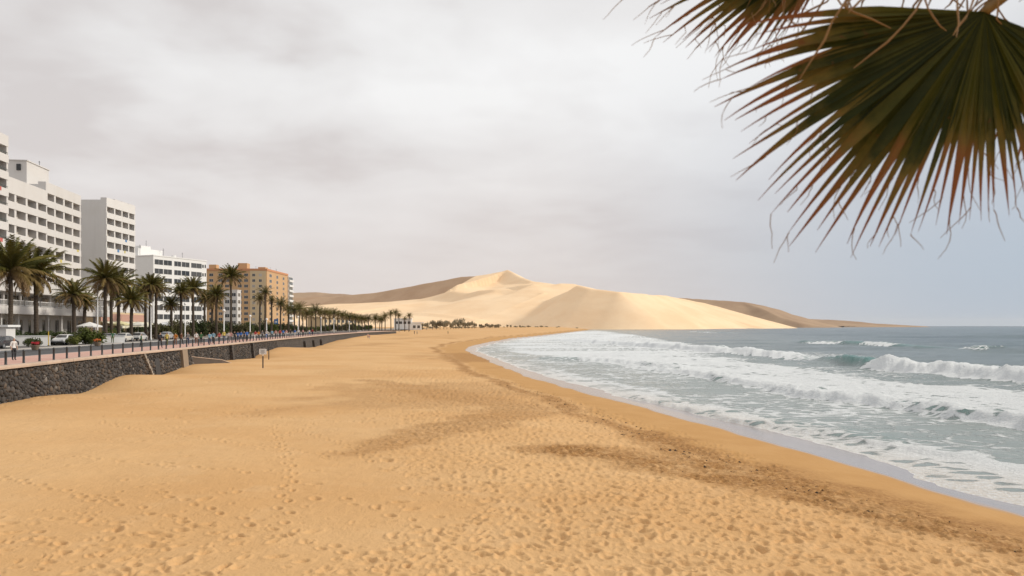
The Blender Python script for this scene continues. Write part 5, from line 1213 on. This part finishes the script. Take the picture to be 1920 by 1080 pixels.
def car_meshes():
    prof = [(-2.05, .35), (-2.12, .55), (-2.05, .80), (-1.55, .92), (-.95, 1.36), (-.1, 1.45), (.65, 1.36), (1.15, .98), (1.85, .86), (2.08, .66), (2.1, .40), (1.9, .28), (-1.9, .28)]
    def wdt(z): return .84 if z < .9 else .84 - (z - .9) * .34
    mb = MB(); n = len(prof); vs = []
    for s in (-1, 1):
        vs += [(x, s * wdt(z) * .97, z) for x, z in prof]
    fs = [tuple(range(n)), tuple(range(2 * n - 1, n - 1, -1))] + [(i, n + i, n + (i + 1) % n, (i + 1) % n) for i in range(n)]
    mb.add(vs, fs); body = mb.mesh('body', None)
    bm = bmesh.new(); bm.from_mesh(body); bmesh.ops.recalc_face_normals(bm, faces=bm.faces); bmesh.ops.bevel(bm, geom=bm.edges[:], offset=.05, segments=2, affect='EDGES'); bm.to_mesh(body); bm.free()
    side = []
    for s in (-1, 1):
        q = MB(); z0, z1 = .95, 1.32
        for xa, xb, xc, xd in ((-1.32, -.88, -.18, -.18), (-.10, -.10, .58, .95)):
            vs = [(xa, s * (wdt(z0) + .012), z0), (xd, s * (wdt(z0) + .012), z0), (xc if xa > -1 else -.18, s * (wdt(z1) + .0), z1), (xb, s * (wdt(z1) + .0), z1)]
            vs += [(a, b - s * .03, c) for a, b, c in vs]; q.add(vs, [(0, 1, 2, 3), (7, 6, 5, 4), (0, 4, 5, 1), (1, 5, 6, 2), (2, 6, 7, 3), (3, 7, 4, 0)])
        side.append(q.mesh('side_window', M_GLASS))
    ws = []
    for x0, zz0, x1, zz1 in ((1.12, 1.01, .70, 1.35), (-1.5, .96, -1.0, 1.34)):
        q = MB(); sx = 1 if x0 > 0 else -1; vs = [(x0 + sx * .02, -.66, zz0), (x0 + sx * .02, .66, zz0), (x1 + sx * .02, .56, zz1), (x1 + sx * .02, -.56, zz1)]; vs += [(a - sx * .03, b, c - .02) for a, b, c in vs]
        q.add(vs, [(0, 1, 2, 3), (7, 6, 5, 4), (0, 4, 5, 1), (1, 5, 6, 2), (2, 6, 7, 3), (3, 7, 4, 0)]); ws.append(q.mesh('windscreen', M_GLASS))
    q = MB(); q.tube([(0, -.11, 0), (0, -.09, 0), (0, .09, 0), (0, .11, 0)], [.27, .32, .32, .27], 16); tyre = q.mesh('wheel', M_DARK, True); q = MB(); q.tube([(0, -.118, 0), (0, .118, 0)], .19, 12); rim = q.mesh('rim', plain('alloy', (.45, .45, .46), .35, .05, 2, 0, .8))
    q = MB(); q.tube([(0, 0, 0), (.05, 0, 0), (.09, 0, 0)], [.12, .12, .05], 8); lamp = q.mesh('headlight', M_FRAME); tail = q.mesh('tail_light', plain('tail light', (.35, .02, .02), .3))
    q = MB(); q.box(-.03, .03, -.75, .75, -.09, .09); bump = q.mesh('bumper', M_DARK)
    return body, side, ws, tyre, rim, lamp, tail, bump
CAR = car_meshes()
def car(px, off, color, label, ang_off=0.0, z=PZ + .01):
    body, side, ws, tyre, rim, lamp, tail, bump = CAR; Y = y_at(px, off); t = float(XW(Y + 2) - XW(Y - 2)) / 4; e = empty('parked_car', ((px - 960) / FPX * Y, Y, z), math.atan2(-1, -t) + ang_off); tag(e, label, 'car', 'cars parked along the road')
    b = ob('body', body, e); 
    if not body.materials: body.materials.append(None)
    b.material_slots[0].link = 'OBJECT'; m = NT('car paint'); m.out(color, .25); m.val(m.b.inputs['Coat Weight'], .6); b.material_slots[0].material = m.m
    for s in side: ob('side_window', s, e)
    for w in ws: ob('windscreen', w, e)
    for x in (-1.3, 1.3):
        for y in (-.76, .76): w = ob('wheel', tyre, e, (x, y, .32)); ob('rim', rim, w)
    for y in (-.6, .6): ob('headlight', lamp, e, (2.03, y, .66)); o = ob('tail_light', tail, e, (-2.04, y, .70), (0, 0, math.pi))
    for x in (-2.1, 2.1): ob('bumper', bump, e, (x, 0, .42))
def build_cars():
    car(122, 20.4, (.72, .72, .71), 'white car parked in front of the hedge left of the short palm'); car(4, 20.0, (.03, .03, .035), 'dark car cut by the left edge beside the kiosk')
    car(232, 20.4, (.60, .58, .53), 'cream car parked below the restaurant awnings, nearer one'); car(260, 20.4, (.55, .54, .52), 'pale grey car parked below the restaurant awnings, farther one'); car(312, 20.4, (.40, .40, .41), 'grey car parked behind the yellow clad person'); car(205, 20.4, (.30, .31, .33), 'dark grey car half hidden by the palm trunks right of tall lamp')
build_cars()
# ================================================================== the fan palm overhead
def fan_material():
    t = NT('fan palm leaf'); oi = t.n('ShaderNodeObjectInfo'); g = t.world(); al = t.attr('along')
    st = t.noise(t.world((1, 1, 1)), 9, 4, .6); r = oi.outputs['Random']
    green = t.mix(t.ramp01(t.math('ADD', t.math('MULTIPLY', r, .6), t.math('MULTIPLY', st, .5)), .25, .85), (.020, .026, .003), (.075, .072, .008))
    edge = t.math('ADD', al, t.math('MULTIPLY', t.math('SUBTRACT', r, .5), .26)); edge = t.math('ADD', edge, t.math('MULTIPLY', t.math('SUBTRACT', st, .5), .35))
    c = t.mix(t.ramp01(edge, .50, .74), green, (.13, .090, .018)); c = t.mix(t.ramp01(edge, .66, .88), c, (.21, .075, .024))
    sp = t.ramp01(t.noise(g, 14, 3, .6), .66, .74, 0, .7); c = t.mix(t.math('MULTIPLY', sp, t.ramp01(al, .3, .6)), c, (.14, .05, .015))
    t.out(c, .6); t.val(t.b.inputs['Specular IOR Level'], .15)
    tr = t.n('ShaderNodeBsdfTranslucent'); t.l(c, tr.inputs[0]); mx = t.n('ShaderNodeMixShader'); mx.inputs[0].default_value = .3
    o = t.t.nodes['Material Output']; t.l(t.b.outputs[0], mx.inputs[1]); t.l(tr.outputs[0], mx.inputs[2]); t.l(mx.outputs[0], o.inputs[0])
    return t.m
M_FAN = fan_material(); M_STALK = plain('petiole', (.20, .12, .03), .5, .2, 4); M_THREAD = plain('dry fibre', (.22, .12, .045), .8, .3, 5)
def segment_mesh(name, hub, d, side, L, dth, split, droop, bend, rr, lift=0.0):
    """one folded finger of a fan leaf from the hub out to its drooping tip"""
    N = 16; vs = []; al = []; p = hub.copy(); v = d.normalized(); nrm = d.cross(side).normalized(); width = side - v * side.dot(v); width.normalize()
    for i in range(N + 1):
        t = i / N; r = t * L
        w = r * dth * .95 if t < split else split * L * dth * .95 * max(0.03, 1 - ((t - split) / (1 - split)) ** .9)
        fold = w * .55; a = p + width * w + nrm * fold; b = p - width * w + nrm * fold; c = p
        vs += [a, c, b]; al += [t] * 3
        g = droop * max(0, t - .28) ** 1.3 / N * 2.6; v = (v + Vector((0, 0, -1)) * g + bend * (max(0, t - split) * .35 / N)).normalized(); p = p + v * (L / N)
        width = (width - v * width.dot(v)).normalized(); nrm = v.cross(width).normalized() * (1 if nrm.dot(v.cross(width)) > 0 else -1)
    fs = []
    for i in range(N): q = 3 * i; fs += [(q, q + 1, q + 4, q + 3), (q + 1, q + 2, q + 5, q + 4)]
    me = me_from(name, vs, fs, M_FAN, True); at = me.attributes.new('along', 'FLOAT', 'POINT'); at.data.foreach_set('value', al); return me, vs
def fan_leaf(root, hub_px, depth, fingers, crown_pt, seed, split=.55, threads=70):
    """fingers: (angle on the picture plane, length in metres, tilt towards (+) or away from the viewer)"""
    rr = random.Random(seed); hub = PD(hub_px[0], hub_px[1], depth); inv = Matrix.Translation(-root.location); hl = inv @ hub
    fr = MB(); c = inv @ crown_pt; m1 = c.lerp(hl, .5) + Vector((0, 0, .12)); fr.tube([c, c.lerp(m1, .6) + Vector((0, 0, .05)), m1, m1.lerp(hl, .6), hl], [.05, .042, .035, .03, .022], 8); frond = fr.build('frond', M_STALK, root, True)
    th = MB(); n = len(fingers)
    for k, (ang, L, tilt) in enumerate(fingers):
        ang += rr.gauss(0, .3); tilt += rr.gauss(0, .012)
        nb = fingers[min(k + 1, n - 1)][0] - fingers[max(k - 1, 0)][0]; dth = abs(R(nb)) / (2 if 0 < k < n - 1 else 1) * 1.12
        a = R(ang); d = Vector((math.cos(a) * math.cos(tilt), -math.sin(tilt), math.sin(a) * math.cos(tilt))); side = Vector((-math.sin(a), 0, math.cos(a)))
        LL = L * rr.uniform(.93, 1.06); me, vs = segment_mesh('leaflet', hl, d, side, LL, dth, split * rr.uniform(.85, 1.15), rr.uniform(.22, .62), Vector((rr.gauss(0, .9), rr.gauss(0, .9), rr.gauss(0, .5))), rr)
        ob('leaflet', me, frond)
        for _ in range(int(threads * 3 / n + rr.random())):
            i = rr.randrange(11, 17) * 3; p = vs[i]; q = d * rr.uniform(.03, .12) + Vector((rr.gauss(0, .035), rr.gauss(0, .035), rr.gauss(-.02, .03))); pts = [p]; v = q
            for s in range(5): pts.append(pts[-1] + v / 5); v = v + Vector((rr.gauss(0, .03), rr.gauss(0, .03), -.012))
            th.tube(pts, [.0024, .0022, .002, .0018, .0014, .001], 3, 0, False)
    t = th.build('fibres', M_THREAD, frond); t['kind'] = 'stuff'
def build_fan_palm():
    rr = random.Random(4); base = Vector((4.35, 3.7, 1.0)); crown = Vector((4.15, 3.65, 8.75)); root = empty('fan_palm', base); tag(root, 'fan palm hanging its frayed green and brown leaves over the view', 'palm tree')
    mb = MB(); pts = [(0, 0, 0)] + [((crown - base) * t) + Vector((.05 * math.sin(t * 9), .04 * math.cos(t * 7), 0)) for t in np.linspace(.06, 1, 24)]; mb.tube(pts, [.34] + [.27 - .05 * t + .012 * (i % 2) for i, t in enumerate(np.linspace(0, 1, 24))], 14); mb.build('trunk', M_TRUNK, root, True)
    # the big leaf: from pointing left round to pointing down and right
    def f(a0, a1, n, lf, tf): return [(a0 + (a1 - a0) * i / (n - 1), lf(i / (n - 1)), tf(i / (n - 1))) for i in range(n)]
    big = f(184, 322, 60, lambda u: np.interp(u, [0, .12, .3, .45, .6, .75, .9, 1], [1.12, 1.24, 1.30, 1.12, .90, .76, .66, .56]), lambda u: np.interp(u, [0, .3, .6, 1], [.15, .05, .22, .35]))
    fan_leaf(root, (1846, 22), 3.2, big, crown, 1, .5, 30)
    second = f(194, 240, 19, lambda u: np.interp(u, [0, .4, .8, 1], [1.15, 1.05, .8, .6]), lambda u: .1)
    fan_leaf(root, (1585, -128), 3.7, second, crown, 2, .55, 20)
    third = f(206, 236, 6, lambda u: .62 + .1 * u, lambda u: .25)
    fan_leaf(root, (1600, -165), 3.5, third, crown, 5, .4, 12)
    fourth = f(232, 330, 24, lambda u: np.interp(u, [0, .5, 1], [1.0, 1.15, 1.1]), lambda u: .3)
    fan_leaf(root, (1985, -20), 3.6, fourth, crown, 3, .4, 8)
    for i, (hx, hy, dp, a0, a1) in enumerate(((2500, -700, 3.2, -60, 60), (2350, -900, 4.2, 30, 150), (2700, -500, 4.4, -40, 80), (2400, -820, 2.9, 60, 200))):
        fan_leaf(root, (hx, hy), dp, f(a0, a1, 26, lambda u: 1.0, lambda u: .2), crown, 20 + i, .55, 10)
    # dry flower strands hanging across the top
    st = MB()
    for i in range(34):
        px = rr.uniform(1560, 1915); p = PD(px, -40, rr.uniform(3.0, 3.4)) - base; L = rr.uniform(.09, .22) * (1.6 if 1700 < px < 1760 else 1); pts = [p]; v = Vector((rr.gauss(-.2, .3), rr.gauss(0, .1), -1)) * L / 5
        for s in range(6): pts.append(pts[-1] + v); v = v + Vector((rr.gauss(0, .015), 0, rr.gauss(0, .006)))
        st.tube(pts, [.006, .0055, .005, .004, .005, .004, .002], 4, 0, False)
    for i in range(7): a = PD(1560 + i * 60, -45 - 10 * (i % 2), 3.1) - base; b = PD(1640 + i * 60, -38, 3.3) - base; st.tube([a, a.lerp(b, .5) + Vector((0, 0, .02)), b], .008, 5, 0, False)
    st.tube([PD(1560, -42, 3.2) - base, PD(1900, -60, 3.3) - base, crown - base], [.006, .012, .02], 6, 0, False)
    o = st.build('flower_strands', plain('dry strand', (.24, .13, .04), .7, .3, 5), root); o['kind'] = 'stuff'
build_fan_palm()
# ================================================================== the salty air over the bay
def build_haze():
    m = bpy.data.materials.new('haze'); m.use_nodes = True; nt = m.node_tree; nt.nodes.clear(); o = nt.nodes.new('ShaderNodeOutputMaterial'); v = nt.nodes.new('ShaderNodeVolumePrincipled')
    v.inputs['Color'].default_value = (.93, .90, .87, 1); v.inputs['Density'].default_value = HAZE; v.inputs['Anisotropy'].default_value = .2; nt.links.new(v.outputs[0], o.inputs['Volume'])
    mb = MB(); mb.box(-70000, 70000, -3000, 27000, -9.5, 235); tag(mb.build('haze', m), 'thin salty haze over the bay', 'haze', kind='stuff')
HAZE = 1.4e-5
SC.cycles.volume_bounces = 1
build_haze()
